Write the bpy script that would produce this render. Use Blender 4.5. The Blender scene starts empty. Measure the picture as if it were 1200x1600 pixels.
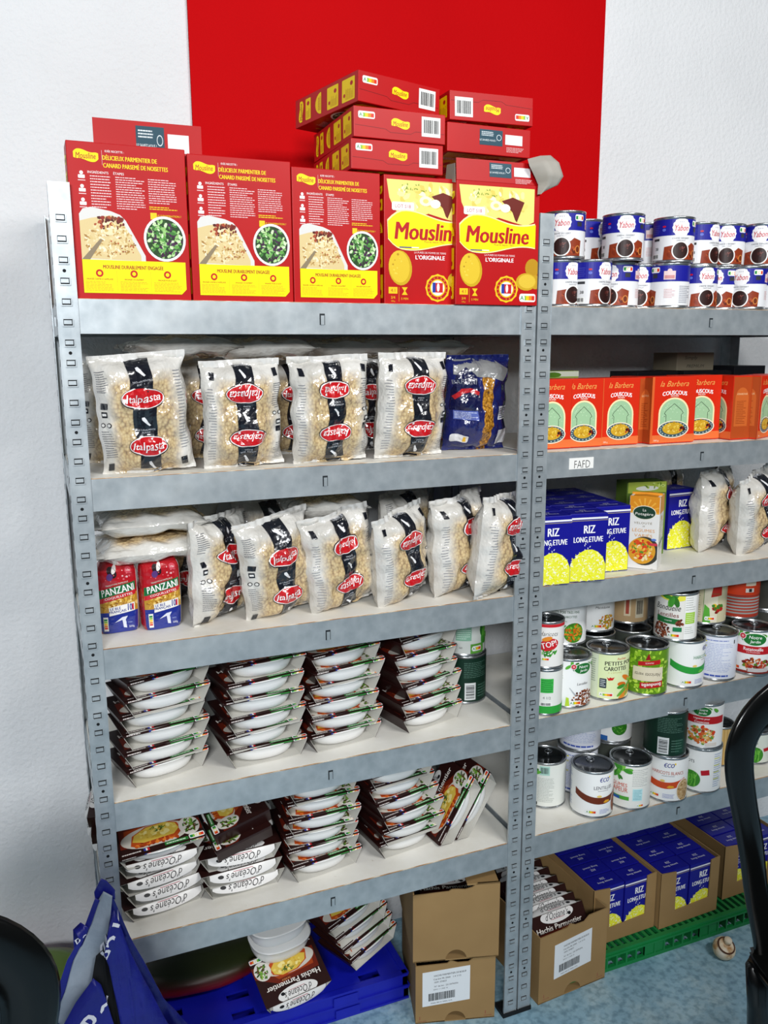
import bpy, bmesh, math, random
from math import sin, cos, pi, radians as R, atan2, sqrt
from mathutils import Vector, Matrix, noise

# ------------------------------------------------------------ camera, world, light
C = bpy.context.scene.collection
cam_d = bpy.data.cameras.new('camera'); cam = bpy.data.objects.new('camera', cam_d); C.objects.link(cam)
cam_d.sensor_fit = 'VERTICAL'; cam_d.sensor_height = 24.0; cam_d.lens = 24.0 * 1313.1 / 1600.0
cam_d.clip_start = 0.02
yaw, pitch, roll = 0.3881, 0.1911, -0.0051
fw = Vector((sin(yaw)*cos(pitch), cos(yaw)*cos(pitch), -sin(pitch)))
rt = Vector((cos(yaw), -sin(yaw), 0)); up = rt.cross(fw)
r2 = rt*cos(roll) + up*sin(roll); u2 = -rt*sin(roll) + up*cos(roll)
mw = Matrix((r2, u2, -fw)).transposed().to_4x4(); mw.translation = (-0.0401, -1.4882, 1.5498)
cam.matrix_world = mw
bpy.context.scene.camera = cam

vs = bpy.context.scene.view_settings
vs.view_transform = 'Standard'; vs.look = 'None'; vs.gamma = 1; vs.exposure = 0.0; vs.use_curve_mapping = False

world = bpy.data.worlds.new('room_light'); bpy.context.scene.world = world; world.use_nodes = True
wn = world.node_tree; wn.nodes.clear()
wo = wn.nodes.new('ShaderNodeOutputWorld'); wb = wn.nodes.new('ShaderNodeBackground')
wt = wn.nodes.new('ShaderNodeTexCoord'); ws = wn.nodes.new('ShaderNodeSeparateXYZ')
wr = wn.nodes.new('ShaderNodeMapRange'); wc = wn.nodes.new('ShaderNodeValToRGB')
wn.links.new(wt.outputs['Generated'], ws.inputs[0]); wn.links.new(ws.outputs[2], wr.inputs[0])
wr.inputs[1].default_value = -1; wr.inputs[2].default_value = 1
wn.links.new(wr.outputs[0], wc.inputs[0]); wn.links.new(wc.outputs[0], wb.inputs[0]); wn.links.new(wb.outputs[0], wo.inputs[0])
wc.color_ramp.elements[0].color = (0.03, 0.045, 0.055, 1); wc.color_ramp.elements[0].position = 0.30
wc.color_ramp.elements[1].color = (0.85, 0.90, 1.0, 1); wc.color_ramp.elements[1].position = 0.72
wb.inputs[1].default_value = 0.075

def area(name, loc, size, size_y, power, target, color=(1, 1, 1)):
    d = bpy.data.lights.new(name, 'AREA'); d.shape = 'RECTANGLE'; d.size = size; d.size_y = size_y
    d.energy = power; d.color = color
    o = bpy.data.objects.new(name, d); C.objects.link(o); o.location = loc
    o.rotation_euler = (Vector(target) - Vector(loc)).to_track_quat('-Z', 'Y').to_euler()
    return o
area('ceiling_lamp', (1.35, -2.15, 2.85), 1.2, 0.3, 46, (0.85, 0.2, 1.2), (1.0, 0.99, 0.97))
area('far_window', (-0.9, -3.3, 2.45), 1.1, 0.5, 112, (0.6, 0.4, 1.4), (0.95, 0.98, 1.0))

# ------------------------------------------------------------ materials
MATS = {}
def lin(h):
    h = h.lstrip('#'); c = [int(h[i:i+2], 16)/255 for i in (0, 2, 4)]
    return tuple([(x/12.92 if x <= 0.04045 else ((x+0.055)/1.055)**2.4) for x in c] + [1])
def M(key, rough=0.45, metal=0.0, coat=0.0, spec=0.25):
    """plain material from a hex colour, cached"""
    k = (key, rough, metal, coat, spec)
    if k in MATS: return MATS[k]
    m = bpy.data.materials.new('ink_' + key.strip('#')); m.use_nodes = True
    b = m.node_tree.nodes['Principled BSDF']
    b.inputs['Base Color'].default_value = lin(key); b.inputs['Roughness'].default_value = rough
    b.inputs['Metallic'].default_value = metal; b.inputs['Coat Weight'].default_value = coat
    b.inputs['Coat Roughness'].default_value = 0.12; b.inputs['Specular IOR Level'].default_value = spec
    MATS[k] = m; return m
def nmat(name):
    m = bpy.data.materials.new(name); m.use_nodes = True; nt = m.node_tree
    return m, nt, nt.nodes['Principled BSDF'], nt.nodes.new, nt.links.new
def tex(nt, kind, scale, detail=2, rough=0.5, coords='Object', sx=(1, 1, 1)):
    tc = nt.nodes.new('ShaderNodeTexCoord'); mp = nt.nodes.new('ShaderNodeMapping'); mp.inputs['Scale'].default_value = sx
    nt.links.new(tc.outputs[coords], mp.inputs[0])
    t = nt.nodes.new('ShaderNodeTex' + kind); nt.links.new(mp.outputs[0], t.inputs['Vector'])
    t.inputs['Scale'].default_value = scale
    if kind == 'Noise': t.inputs['Detail'].default_value = detail; t.inputs['Roughness'].default_value = rough
    return t
def ramp(nt, src, stops):
    r = nt.nodes.new('ShaderNodeValToRGB'); nt.links.new(src, r.inputs[0]); cr = r.color_ramp
    while len(cr.elements) < len(stops): cr.elements.new(0.5)
    for e, (p, c) in zip(cr.elements, stops): e.position = p; e.color = lin(c)
    return r.outputs[0]
def bump(nt, src, strength, dist=0.01, prev=None):
    b = nt.nodes.new('ShaderNodeBump'); b.inputs['Strength'].default_value = strength; b.inputs['Distance'].default_value = dist
    nt.links.new(src, b.inputs['Height'])
    if prev is not None: nt.links.new(prev, b.inputs['Normal'])
    return b.outputs[0]

def mat_noise(name, stops, scale, rough=0.5, metal=0.0, bstr=0.0, bscale=None, bdist=0.002, detail=4, kind='Noise', sx=(1, 1, 1), coat=0, spec=0.5):
    m, nt, b, N, L = nmat(name); b.inputs['Specular IOR Level'].default_value = spec
    t = tex(nt, kind, scale, detail, sx=sx)
    L(ramp(nt, t.outputs[0], stops), b.inputs['Base Color'])
    b.inputs['Roughness'].default_value = rough; b.inputs['Metallic'].default_value = metal; b.inputs['Coat Weight'].default_value = coat
    if bstr:
        t2 = tex(nt, 'Noise', bscale or scale, 5); L(bump(nt, t2.outputs[0], bstr, bdist), b.inputs['Normal'])
    return m
wall_m = mat_noise('white_roughcast', [(0.3, '#DBDCDE'), (0.7, '#E4E5E7')], 3, 0.9, bstr=0.55, bscale=95, bdist=0.006)
red_m = mat_noise('red_wall_paint', [(0.3, '#B80208'), (0.7, '#C0040A')], 2, 0.7, bstr=0.25, bscale=110, bdist=0.002, spec=0.06)
floor_m, nt, b, N, L = nmat('pale_blue_vinyl')
t = tex(nt, 'Noise', 5, 8, 0.7); c1 = ramp(nt, t.outputs[0], [(0.3, '#6F97AE'), (0.5, '#8FB3C4'), (0.62, '#A9C4CD'), (0.75, '#7FA0AE')])
t2 = tex(nt, 'Noise', 60, 3); c2 = ramp(nt, t2.outputs[0], [(0.35, '#7E98A4'), (0.55, '#FFFFFF')])
mx = N('ShaderNodeMix'); mx.data_type = 'RGBA'; mx.blend_type = 'MULTIPLY'; mx.inputs[0].default_value = 0.5
L(c1, mx.inputs[6]); L(c2, mx.inputs[7]); L(mx.outputs[2], b.inputs['Base Color']); b.inputs['Roughness'].default_value = 0.45

galv, nt, b, N, L = nmat('galvanised_steel')
t = tex(nt, 'Noise', 9, 6, 0.65); c1 = ramp(nt, t.outputs[0], [(0.25, '#A2ABB1'), (0.5, '#BDC4C8'), (0.75, '#CED3D5')])
t2 = tex(nt, 'Voronoi', 55); c2 = ramp(nt, t2.outputs[0], [(0.0, '#D5D9DB'), (1.0, '#FFFFFF')])
mx = N('ShaderNodeMix'); mx.data_type = 'RGBA'; mx.blend_type = 'MULTIPLY'; mx.inputs[0].default_value = 0.6
L(c1, mx.inputs[6]); L(c2, mx.inputs[7]); L(mx.outputs[2], b.inputs['Base Color'])
t3 = tex(nt, 'Noise', 22, 5); mr = N('ShaderNodeMapRange'); L(t3.outputs[0], mr.inputs[0]); mr.inputs[3].default_value = 0.3; mr.inputs[4].default_value = 0.5
L(mr.outputs[0], b.inputs['Roughness']); b.inputs['Metallic'].default_value = 0.58

board_m, nt, b, N, L = nmat('white_laminated_board')
t = tex(nt, 'Noise', 7, 8, 0.7); c1 = ramp(nt, t.outputs[0], [(0.25, '#DAD5C9'), (0.45, '#E9E6DD'), (0.7, '#F1EFE9')])
t2 = tex(nt, 'Noise', 42, 6, 0.8); c2 = ramp(nt, t2.outputs[0], [(0.27, '#9A7A50'), (0.34, '#FFFFFF')])
mx = N('ShaderNodeMix'); mx.data_type = 'RGBA'; mx.blend_type = 'MULTIPLY'; mx.inputs[0].default_value = 0.7
L(c1, mx.inputs[6]); L(c2, mx.inputs[7]); L(mx.outputs[2], b.inputs['Base Color']); b.inputs['Roughness'].default_value = 0.55
edge_m = mat_noise('worn_chipboard_edge', [(0.35, '#8A5A2C'), (0.5, '#B78950'), (0.62, '#DDD2BD')], 30, 0.8, detail=6, sx=(1, 8, 8))
card_m = mat_noise('brown_cardboard', [(0.3, '#8E7046'), (0.7, '#9C7D50')], 6, 0.8, bstr=0.1, bscale=120, bdist=0.001)
card2_m = mat_noise('grey_board_inside', [(0.3, '#98938A'), (0.7, '#A8A39A')], 9, 0.8)
tray_in = mat_noise('grey_white_sleeve_inside', [(0.3, '#C2BFB6'), (0.7, '#CFCDC6')], 12, 0.7)
dish_m = mat_noise('white_dish', [(0.3, '#E4E4E2'), (0.7, '#EDEDEC')], 5, 0.3, coat=0.3)
green_pl = mat_noise('green_plastic', [(0.3, '#0B6B33'), (0.7, '#118040')], 8, 0.45, bstr=0.1, bscale=40)
blue_pl = mat_noise('blue_plastic', [(0.3, '#0C149A'), (0.7, '#121CB0')], 8, 0.4, bstr=0.1, bscale=40)
black_pl = mat_noise('black_glossy_plastic', [(0.3, '#060707'), (0.7, '#0A0B0B')], 8, 0.2, bstr=0.04, bscale=60, spec=0.35)
bagblue = mat_noise('blue_woven_bag', [(0.3, '#10146E'), (0.7, '#151A80')], 10, 0.4, bstr=0.5, bscale=25, bdist=0.01)
baggrey = mat_noise('grey_bag_lining', [(0.3, '#7C899A'), (0.7, '#9AA6B4')], 14, 0.6, bstr=0.5, bscale=20, bdist=0.01)
mush_m = mat_noise('mushroom_skin', [(0.3, '#B98A55'), (0.42, '#E6D6B8'), (0.7, '#F4EEE2')], 34, 0.7, bstr=0.4, bscale=50, bdist=0.004)
tin = M('#B9BDC0', 0.25, 0.9); tin_dark = M('#5A5D60', 0.2, 0.95)  # lid tin is darker: black reflections put into its colour

def film_mat(name, kind):
    """crinkled glossy packet film; the see-through window shows the pasta inside"""
    m, nt, b, N, L = nmat(name)
    uv = N('ShaderNodeTexCoord'); sp = N('ShaderNodeSeparateXYZ'); L(uv.outputs['UV'], sp.inputs[0])
    def math(op, a, v=None, bb=None):
        n = N('ShaderNodeMath'); n.operation = op
        if hasattr(a, 'links'): L(a, n.inputs[0])
        else: n.inputs[0].default_value = a
        if bb is not None: L(bb, n.inputs[1])
        elif v is not None: n.inputs[1].default_value = v
        return n.outputs[0]
    v1 = tex(nt, 'Voronoi', 210, sx=(1, 1, .8)); n1 = tex(nt, 'Noise', 14, 4)
    if kind == 'pale':
        pc = ramp(nt, v1.outputs[0], [(0.0, '#DCC492'), (0.4, '#CFB27A'), (0.75, '#A78655'), (1.0, '#6B4F2A')])
        film = ramp(nt, n1.outputs[0], [(0.3, '#BEBAB2'), (0.6, '#DDDAD4')])
    else:
        pc = ramp(nt, v1.outputs[0], [(0.0, '#D9A94A'), (0.4, '#B87F26'), (0.8, '#6F450F'), (1.0, '#3A2208')])
        film = ramp(nt, n1.outputs[0], [(0.3, '#141B55'), (0.6, '#1A2368')])
    dx = math('ABSOLUTE', math('SUBTRACT', sp.outputs[0], 0.5 if kind == 'pale' else 0.6))
    n2 = tex(nt, 'Noise', 25, 3); wob = math('MULTIPLY', n2.outputs[0], 0.16)
    e = math('ADD', dx, bb=wob)
    mr = N('ShaderNodeMapRange'); L(e, mr.inputs[0])
    if kind == 'pale': mr.inputs[1].default_value = 0.33; mr.inputs[2].default_value = 0.47
    else: mr.inputs[1].default_value = 0.165; mr.inputs[2].default_value = 0.17
    mr.inputs[3].default_value = 1; mr.inputs[4].default_value = 0
    mv = N('ShaderNodeMapRange'); L(math('ADD', sp.outputs[1], bb=wob), mv.inputs[0]); mv.inputs[1].default_value = 0.86; mv.inputs[2].default_value = 0.97
    mv.inputs[3].default_value = 1; mv.inputs[4].default_value = 0
    mask = math('MULTIPLY', mr.outputs[0], bb=mv.outputs[0])
    if kind == 'pale': mask = math('MULTIPLY', mask, 0.85)
    mx = N('ShaderNodeMix'); mx.data_type = 'RGBA'; L(mask, mx.inputs[0]); L(film, mx.inputs[6]); L(pc, mx.inputs[7])
    L(mx.outputs[2], b.inputs['Base Color'])
    b.inputs['Roughness'].default_value = 0.22; b.inputs['Coat Weight'].default_value = 0.8; b.inputs['Coat Roughness'].default_value = 0.06
    w1 = tex(nt, 'Noise', 16, 3, 0.55, sx=(1, 1, 0.7)); w2 = tex(nt, 'Voronoi', 26)
    nn = bump(nt, v1.outputs[0], 0.25, 0.002); nn = bump(nt, w1.outputs[0], 0.9, 0.012, nn); nn = bump(nt, w2.outputs[0], 0.35, 0.006, nn)
    L(nn, b.inputs['Normal']); L(nn, b.inputs['Coat Normal'])
    return m
film_pale = film_mat('clear_pasta_film', 'pale'); film_blue = film_mat('blue_pasta_film', 'blue')
def glossy_ink(col):
    k = ('film', col)
    if k in MATS: return MATS[k]
    m, nt, b, N, L = nmat('film_ink_' + col.strip('#')); b.inputs['Base Color'].default_value = lin(col)
    b.inputs['Roughness'].default_value = 0.25; b.inputs['Coat Weight'].default_value = 0.8; b.inputs['Coat Roughness'].default_value = 0.07
    w1 = tex(nt, 'Noise', 18, 3, 0.55); w2 = tex(nt, 'Voronoi', 30)
    nn = bump(nt, w1.outputs[0], 0.9, 0.01); nn = bump(nt, w2.outputs[0], 0.3, 0.006, nn)
    L(nn, b.inputs['Normal']); L(nn, b.inputs['Coat Normal']); MATS[k] = m; return m

# ------------------------------------------------------------ mesh builder
class MB:
    def __init__(s): s.v = []; s.f = []; s.m = []; s.mats = []; s.uv = None; s.smooth = []
    def mi(s, m):
        if m not in s.mats: s.mats.append(m)
        return s.mats.index(m)
    def add(s, vs, fs, mat, smooth=False):
        o = len(s.v); s.v += [tuple(p) for p in vs]; k = s.mi(mat)
        for f in fs: s.f.append(tuple(i+o for i in f)); s.m.append(k); s.smooth.append(smooth)
        return o
    def box(s, x0, x1, y0, y1, z0, z1, mat, T=None):
        vs = [Vector((x, y, z)) for z in (z0, z1) for y in (y0, y1) for x in (x0, x1)]
        if T: vs = [T @ p for p in vs]
        s.add(vs, [(0, 2, 3, 1), (4, 5, 7, 6), (0, 1, 5, 4), (2, 6, 7, 3), (0, 4, 6, 2), (1, 3, 7, 5)], mat)
    def prism(s, pts, y0, y1, mat, T=None):
        """outline in x,z extruded along y"""
        n = len(pts); vs = [Vector((x, y0, z)) for x, z in pts] + [Vector((x, y1, z)) for x, z in pts]
        if T: vs = [T @ p for p in vs]
        s.add(vs, [tuple(range(n)), tuple(range(2*n-1, n-1, -1))] + [(i, i+n, (i+1) % n+n, (i+1) % n) for i in range(n)], mat)
    def lathe(s, prof, n, mat, cx=0, cy=0, close=True):
        vs = []
        for r, z in prof: vs += [(cx+r*cos(2*pi*k/n), cy+r*sin(2*pi*k/n), z) for k in range(n)]
        fs = [(j*n+k, j*n+(k+1) % n, (j+1)*n+(k+1) % n, (j+1)*n+k) for j in range(len(prof)-1) for k in range(n)]
        if close: fs += [tuple(range(n-1, -1, -1)), tuple((len(prof)-1)*n+k for k in range(n))]
        s.add(vs, fs, mat, True)
    def grid(s, fn, nu, nv, mat, smooth=True):
        vs = [fn(i/nu, j/nv) for j in range(nv+1) for i in range(nu+1)]
        s.add(vs, [(j*(nu+1)+i, j*(nu+1)+i+1, (j+1)*(nu+1)+i+1, (j+1)*(nu+1)+i) for j in range(nv) for i in range(nu)], mat, smooth)
    def sweep(s, path, mat, n=10, capped=True):
        """path: list of (point, half width, half depth, width axis)"""
        rings = []
        for i, (p, a, bq, wx) in enumerate(path):
            p = Vector(p); q0 = Vector(path[max(0, i-1)][0]); q1 = Vector(path[min(len(path)-1, i+1)][0])
            t = (q1-q0).normalized(); w = Vector(wx); w = (w - t*w.dot(t)).normalized(); d = t.cross(w)
            rings.append([p + w*a*cos(2*pi*k/n) + d*bq*sin(2*pi*k/n) for k in range(n)])
        vs = [q for r in rings for q in r]
        fs = [(j*n+k, j*n+(k+1) % n, (j+1)*n+(k+1) % n, (j+1)*n+k) for j in range(len(rings)-1) for k in range(n)]
        if capped: fs += [tuple(range(n-1, -1, -1)), tuple((len(rings)-1)*n+k for k in range(n))]
        s.add(vs, fs, mat, True)
    def art(s, art, fn, sx=None, sz=None, film=False):
        for vs, fs, mat, layer in art.flat(sx, sz):
            s.add([fn(x, y, layer) for x, y in vs], fs, glossy_ink(mat) if film else (M(mat, 0.42) if isinstance(mat, str) else mat), False)
    def mesh(s, name):
        me = bpy.data.meshes.new(name); me.from_pydata(s.v, [], s.f)
        for m in s.mats: me.materials.append(m)
        me.polygons.foreach_set('material_index', s.m); me.polygons.foreach_set('use_smooth', s.smooth)
        if s.uv:
            ul = me.uv_layers.new(name='UVMap')
            for lp in me.loops: ul.data[lp.index].uv = s.uv(me.vertices[lp.vertex_index].co)
        me.update(); return me
def link(name, me, parent=None, label=None, loc=None, rot=None):
    o = bpy.data.objects.new(name, me); C.objects.link(o)
    if parent is not None: o.parent = parent
    if label: o['label'] = label
    if loc is not None: o.location = loc
    if rot is not None: o.rotation_euler = rot
    return o
def tag(o, label, cat, group=None):
    o['label'] = label; o['category'] = cat
    if group: o['group'] = group
    return o
def thing(name, label, cat, loc=(0, 0, 0), rot=(0, 0, 0), group=None):
    o = bpy.data.objects.new(name, None); C.objects.link(o); o.location = loc; o.rotation_euler = rot
    o.empty_display_size = 0.05
    return tag(o, label, cat, group)
def struct(name, me):
    o = link(name, me); o['kind'] = 'structure'; return o

# ------------------------------------------------------------ printed artwork (flat layers of ink mapped on a face)
TX = {}
def glyphs(s, res=2, bold=0.0, space=1.0):
    k = (s, res, bold, space)
    if k in TX: return TX[k]
    cu = bpy.data.curves.new('t', 'FONT'); cu.body = s; cu.size = 1; cu.resolution_u = res; cu.offset = bold; cu.space_character = space
    cu.align_x = 'LEFT'; cu.fill_mode = 'FRONT'
    o = bpy.data.objects.new('t', cu); C.objects.link(o)
    dg = bpy.context.evaluated_depsgraph_get(); me = bpy.data.meshes.new_from_object(o.evaluated_get(dg))
    vs = [(v.co.x, v.co.y) for v in me.vertices]; fs = [tuple(p.vertices) for p in me.polygons]
    bpy.data.objects.remove(o); bpy.data.curves.remove(cu); bpy.data.meshes.remove(me)
    xs = [v[0] for v in vs]; ys = [v[1] for v in vs]; x0, x1, y0, y1 = min(xs), max(xs), min(ys), max(ys)
    TX[k] = ([((x-x0)/(x1-x0)-.5, (y-y0)/(y1-y0)-.5) for x, y in vs], fs, (x1-x0)/(y1-y0)); return TX[k]
class Art:
    def __init__(s, W, H): s.W = W; s.H = H; s.it = []; s.cache = {}
    def poly(s, pts, mat, layer=1):
        s.it.append(([tuple(p) for p in pts], [tuple(range(len(pts)))], mat, layer)); return s
    def rect(s, x0, y0, x1, y1, mat, layer=1): return s.poly([(x0, y0), (x1, y0), (x1, y1), (x0, y1)], mat, layer)
    def rrect(s, x0, y0, x1, y1, r, mat, layer=1):
        p = []
        for cx, cy, a in ((x1-r, y0+r, -90), (x1-r, y1-r, 0), (x0+r, y1-r, 90), (x0+r, y0+r, 180)):
            p += [(cx+r*cos(R(a+d)), cy+r*sin(R(a+d))) for d in (0, 30, 60, 90)]
        return s.poly(p, mat, layer)
    def ell(s, cx, cy, rx, ry, mat, layer=1, n=24, rot=0, wob=0, lobes=0):
        p = []
        for k in range(n):
            a = 2*pi*k/n; q = 1+wob*cos(lobes*a); x, y = rx*q*cos(a), ry*q*sin(a)
            p.append((cx+x*cos(rot)-y*sin(rot), cy+x*sin(rot)+y*cos(rot)))
        return s.poly(p, mat, layer)
    def text(s, t, cx, cy, h, mat, w=None, rot=0, shear=0, bold=0.0, layer=2, bend=0, res=2, space=1.0):
        vs, fs, asp = glyphs(t, res, min(0.0, bold), space); w = w or asp*h
        shifts = (0,) if bold <= .008 else ((-bold*.5*h, bold*.5*h) if bold < .025 else (-bold*.8*h, 0, bold*.8*h))
        for q, k in enumerate(shifts):
            o = []
            for x, y in vs:
                X = x*w + k + shear*y*h; Y = y*h + bend*(x*w)**2
                o.append((cx+X*cos(rot)-Y*sin(rot), cy+X*sin(rot)+Y*cos(rot)))
            s.it.append((o, fs, mat, layer+.3*q))
        return s
    def lines(s, x0, y0, x1, y1, n, mat, rnd, layer=2, fill=0.45):
        """a paragraph too small to read: broken word runs"""
        p = (y1-y0)/n
        for i in range(n):
            y = y1-(i+.5)*p; x = x0; end = x1 - (x1-x0)*rnd.choice((0, .05, .1, .3))
            while x < end:
                l = min(rnd.uniform(.05, .16)*(x1-x0), end-x); s.rect(x, y-p*fill/2, x+l, y+p*fill/2, mat, layer); x += l+(x1-x0)*.02
        return s
    def blobs(s, n, cx, cy, rx, ry, size, cols, rnd, layer=2, thin=1.0, step=0.06):
        for i in range(n):
            a = rnd.uniform(0, 2*pi); q = sqrt(rnd.random()); x = cx+rx*q*cos(a); y = cy+ry*q*sin(a)
            k = rnd.randint(5, 7); sz = size*rnd.uniform(.6, 1.3); ro = rnd.uniform(0, pi)
            pts = []
            for j in range(k):
                t = 2*pi*j/k; px = sz*rnd.uniform(.75, 1.1)*cos(t); py = sz*thin*rnd.uniform(.75, 1.1)*sin(t)
                pts.append((x+px*cos(ro)-py*sin(ro), y+px*sin(ro)+py*cos(ro)))
            s.poly(pts, rnd.choice(cols), layer+i*step/ max(1, n/20))
        return s
    def barcode(s, x0, y0, x1, y1, rnd, layer=2, bg='#EDEDEA', vert=False):
        s.rect(x0, y0, x1, y1, bg, layer)
        if not vert:
            x = x0+(x1-x0)*.12
            while x < x1-(x1-x0)*.12:
                w = (x1-x0)*rnd.choice((.02, .035, .055)); s.rect(x, y0+(y1-y0)*.18, min(x+w, x1), y1-(y1-y0)*.15, '#1A1A1C', layer+1); x += w+(x1-x0)*rnd.choice((.02, .035))
        else:
            y = y0+(y1-y0)*.1
            while y < y1-(y1-y0)*.1:
                w = (y1-y0)*rnd.choice((.02, .035, .055)); s.rect(x0+(x1-x0)*.12, y, x1-(x1-x0)*.12, y+w, '#1A1A1C', layer+1); y += w+(y1-y0)*rnd.choice((.03, .05))
        return s
    def nutri(s, x, y, w, h, layer=2, grade='A'):
        s.rrect(x, y, x+w, y+h, h*.25, '#E9E9E6', layer)
        cols = ['#0B8043', '#86BC3A', '#F3C614', '#E88420', '#D9321E']
        for i, c in enumerate(cols): s.rect(x+w*(.06+.176*i), y+h*.2, x+w*(.06+.176*(i+1)), y+h*.75, c, layer+1)
        k = 'ABCDE'.index(grade); s.ell(x+w*(.148+.176*k), y+h*.48, h*.4, h*.46, '#F4F4F2', layer+1.5, 12); s.text(grade, x+w*(.148+.176*k), y+h*.48, h*.5, cols[k], layer=layer+2, bold=.03)
        return s
    def flipped(s):
        a = Art(s.W, s.H); a.it = [([(-x, s.H-y) for x, y in vs], fs, m, l) for vs, fs, m, l in s.it]; return a
    def moved(s, dx, dy, k=1.0):
        a = Art(s.W, s.H); a.it = [([(x*k+dx, y*k+dy) for x, y in vs], fs, m, l) for vs, fs, m, l in s.it]; return a
    def flat(s, sx=None, sz=None, clip=None):
        key = (sx, sz)
        if key in s.cache: return s.cache[key]
        out = []
        for vs, fs, mat, layer in s.it:
            xs = [v[0] for v in vs]; ys = [v[1] for v in vs]
            x0, x1, y0, y1 = min(xs), max(xs), min(ys), max(ys)
            need_clip = s.W and (x0 < s.cx0()-1e-6 or x1 > s.cx1()+1e-6 or y0 < -1e-6 or y1 > s.H+1e-6)
            need_cut = (sx and x1-x0 > sx*1.2) or (sz and y1-y0 > sz*1.2)
            if need_clip or need_cut:
                bm = bmesh.new(); bv = [bm.verts.new((x, y, 0)) for x, y in vs]
                for f in fs:
                    try: bm.faces.new([bv[i] for i in f])
                    except ValueError: pass
                def bis(co, no, clear=False):
                    bmesh.ops.bisect_plane(bm, geom=list(bm.verts)+list(bm.edges)+list(bm.faces), plane_co=co, plane_no=no, clear_outer=clear, dist=1e-7)
                if need_clip:
                    bis((s.cx1(), 0, 0), (1, 0, 0), True); bis((s.cx0(), 0, 0), (-1, 0, 0), True)
                    bis((0, s.H, 0), (0, 1, 0), True); bis((0, 0, 0), (0, -1, 0), True)
                if sx:
                    k = math.ceil(x0/sx)
                    while k*sx < x1: bis((k*sx, 0, 0), (1, 0, 0)); k += 1
                if sz:
                    k = math.ceil(y0/sz)
                    while k*sz < y1: bis((0, k*sz, 0), (0, 1, 0)); k += 1
                bm.verts.index_update(); vs = [(v.co.x, v.co.y) for v in bm.verts]; fs = [tuple(v.index for v in f.verts) for f in bm.faces]; bm.free()
            if fs: out.append((vs, fs, mat, layer))
        s.cache[key] = out; return out
    def cx0(s): return -s.W/2
    def cx1(s): return s.W/2
EPS = 0.00016
def face_map(o, ex, ey, n):
    o, ex, ey, n = Vector(o), Vector(ex), Vector(ey), Vector(n)
    return lambda x, y, l: o + ex*x + ey*y + n*(EPS*l + .0001)
# art on a face is centred in x, and y runs from 0 up

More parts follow.
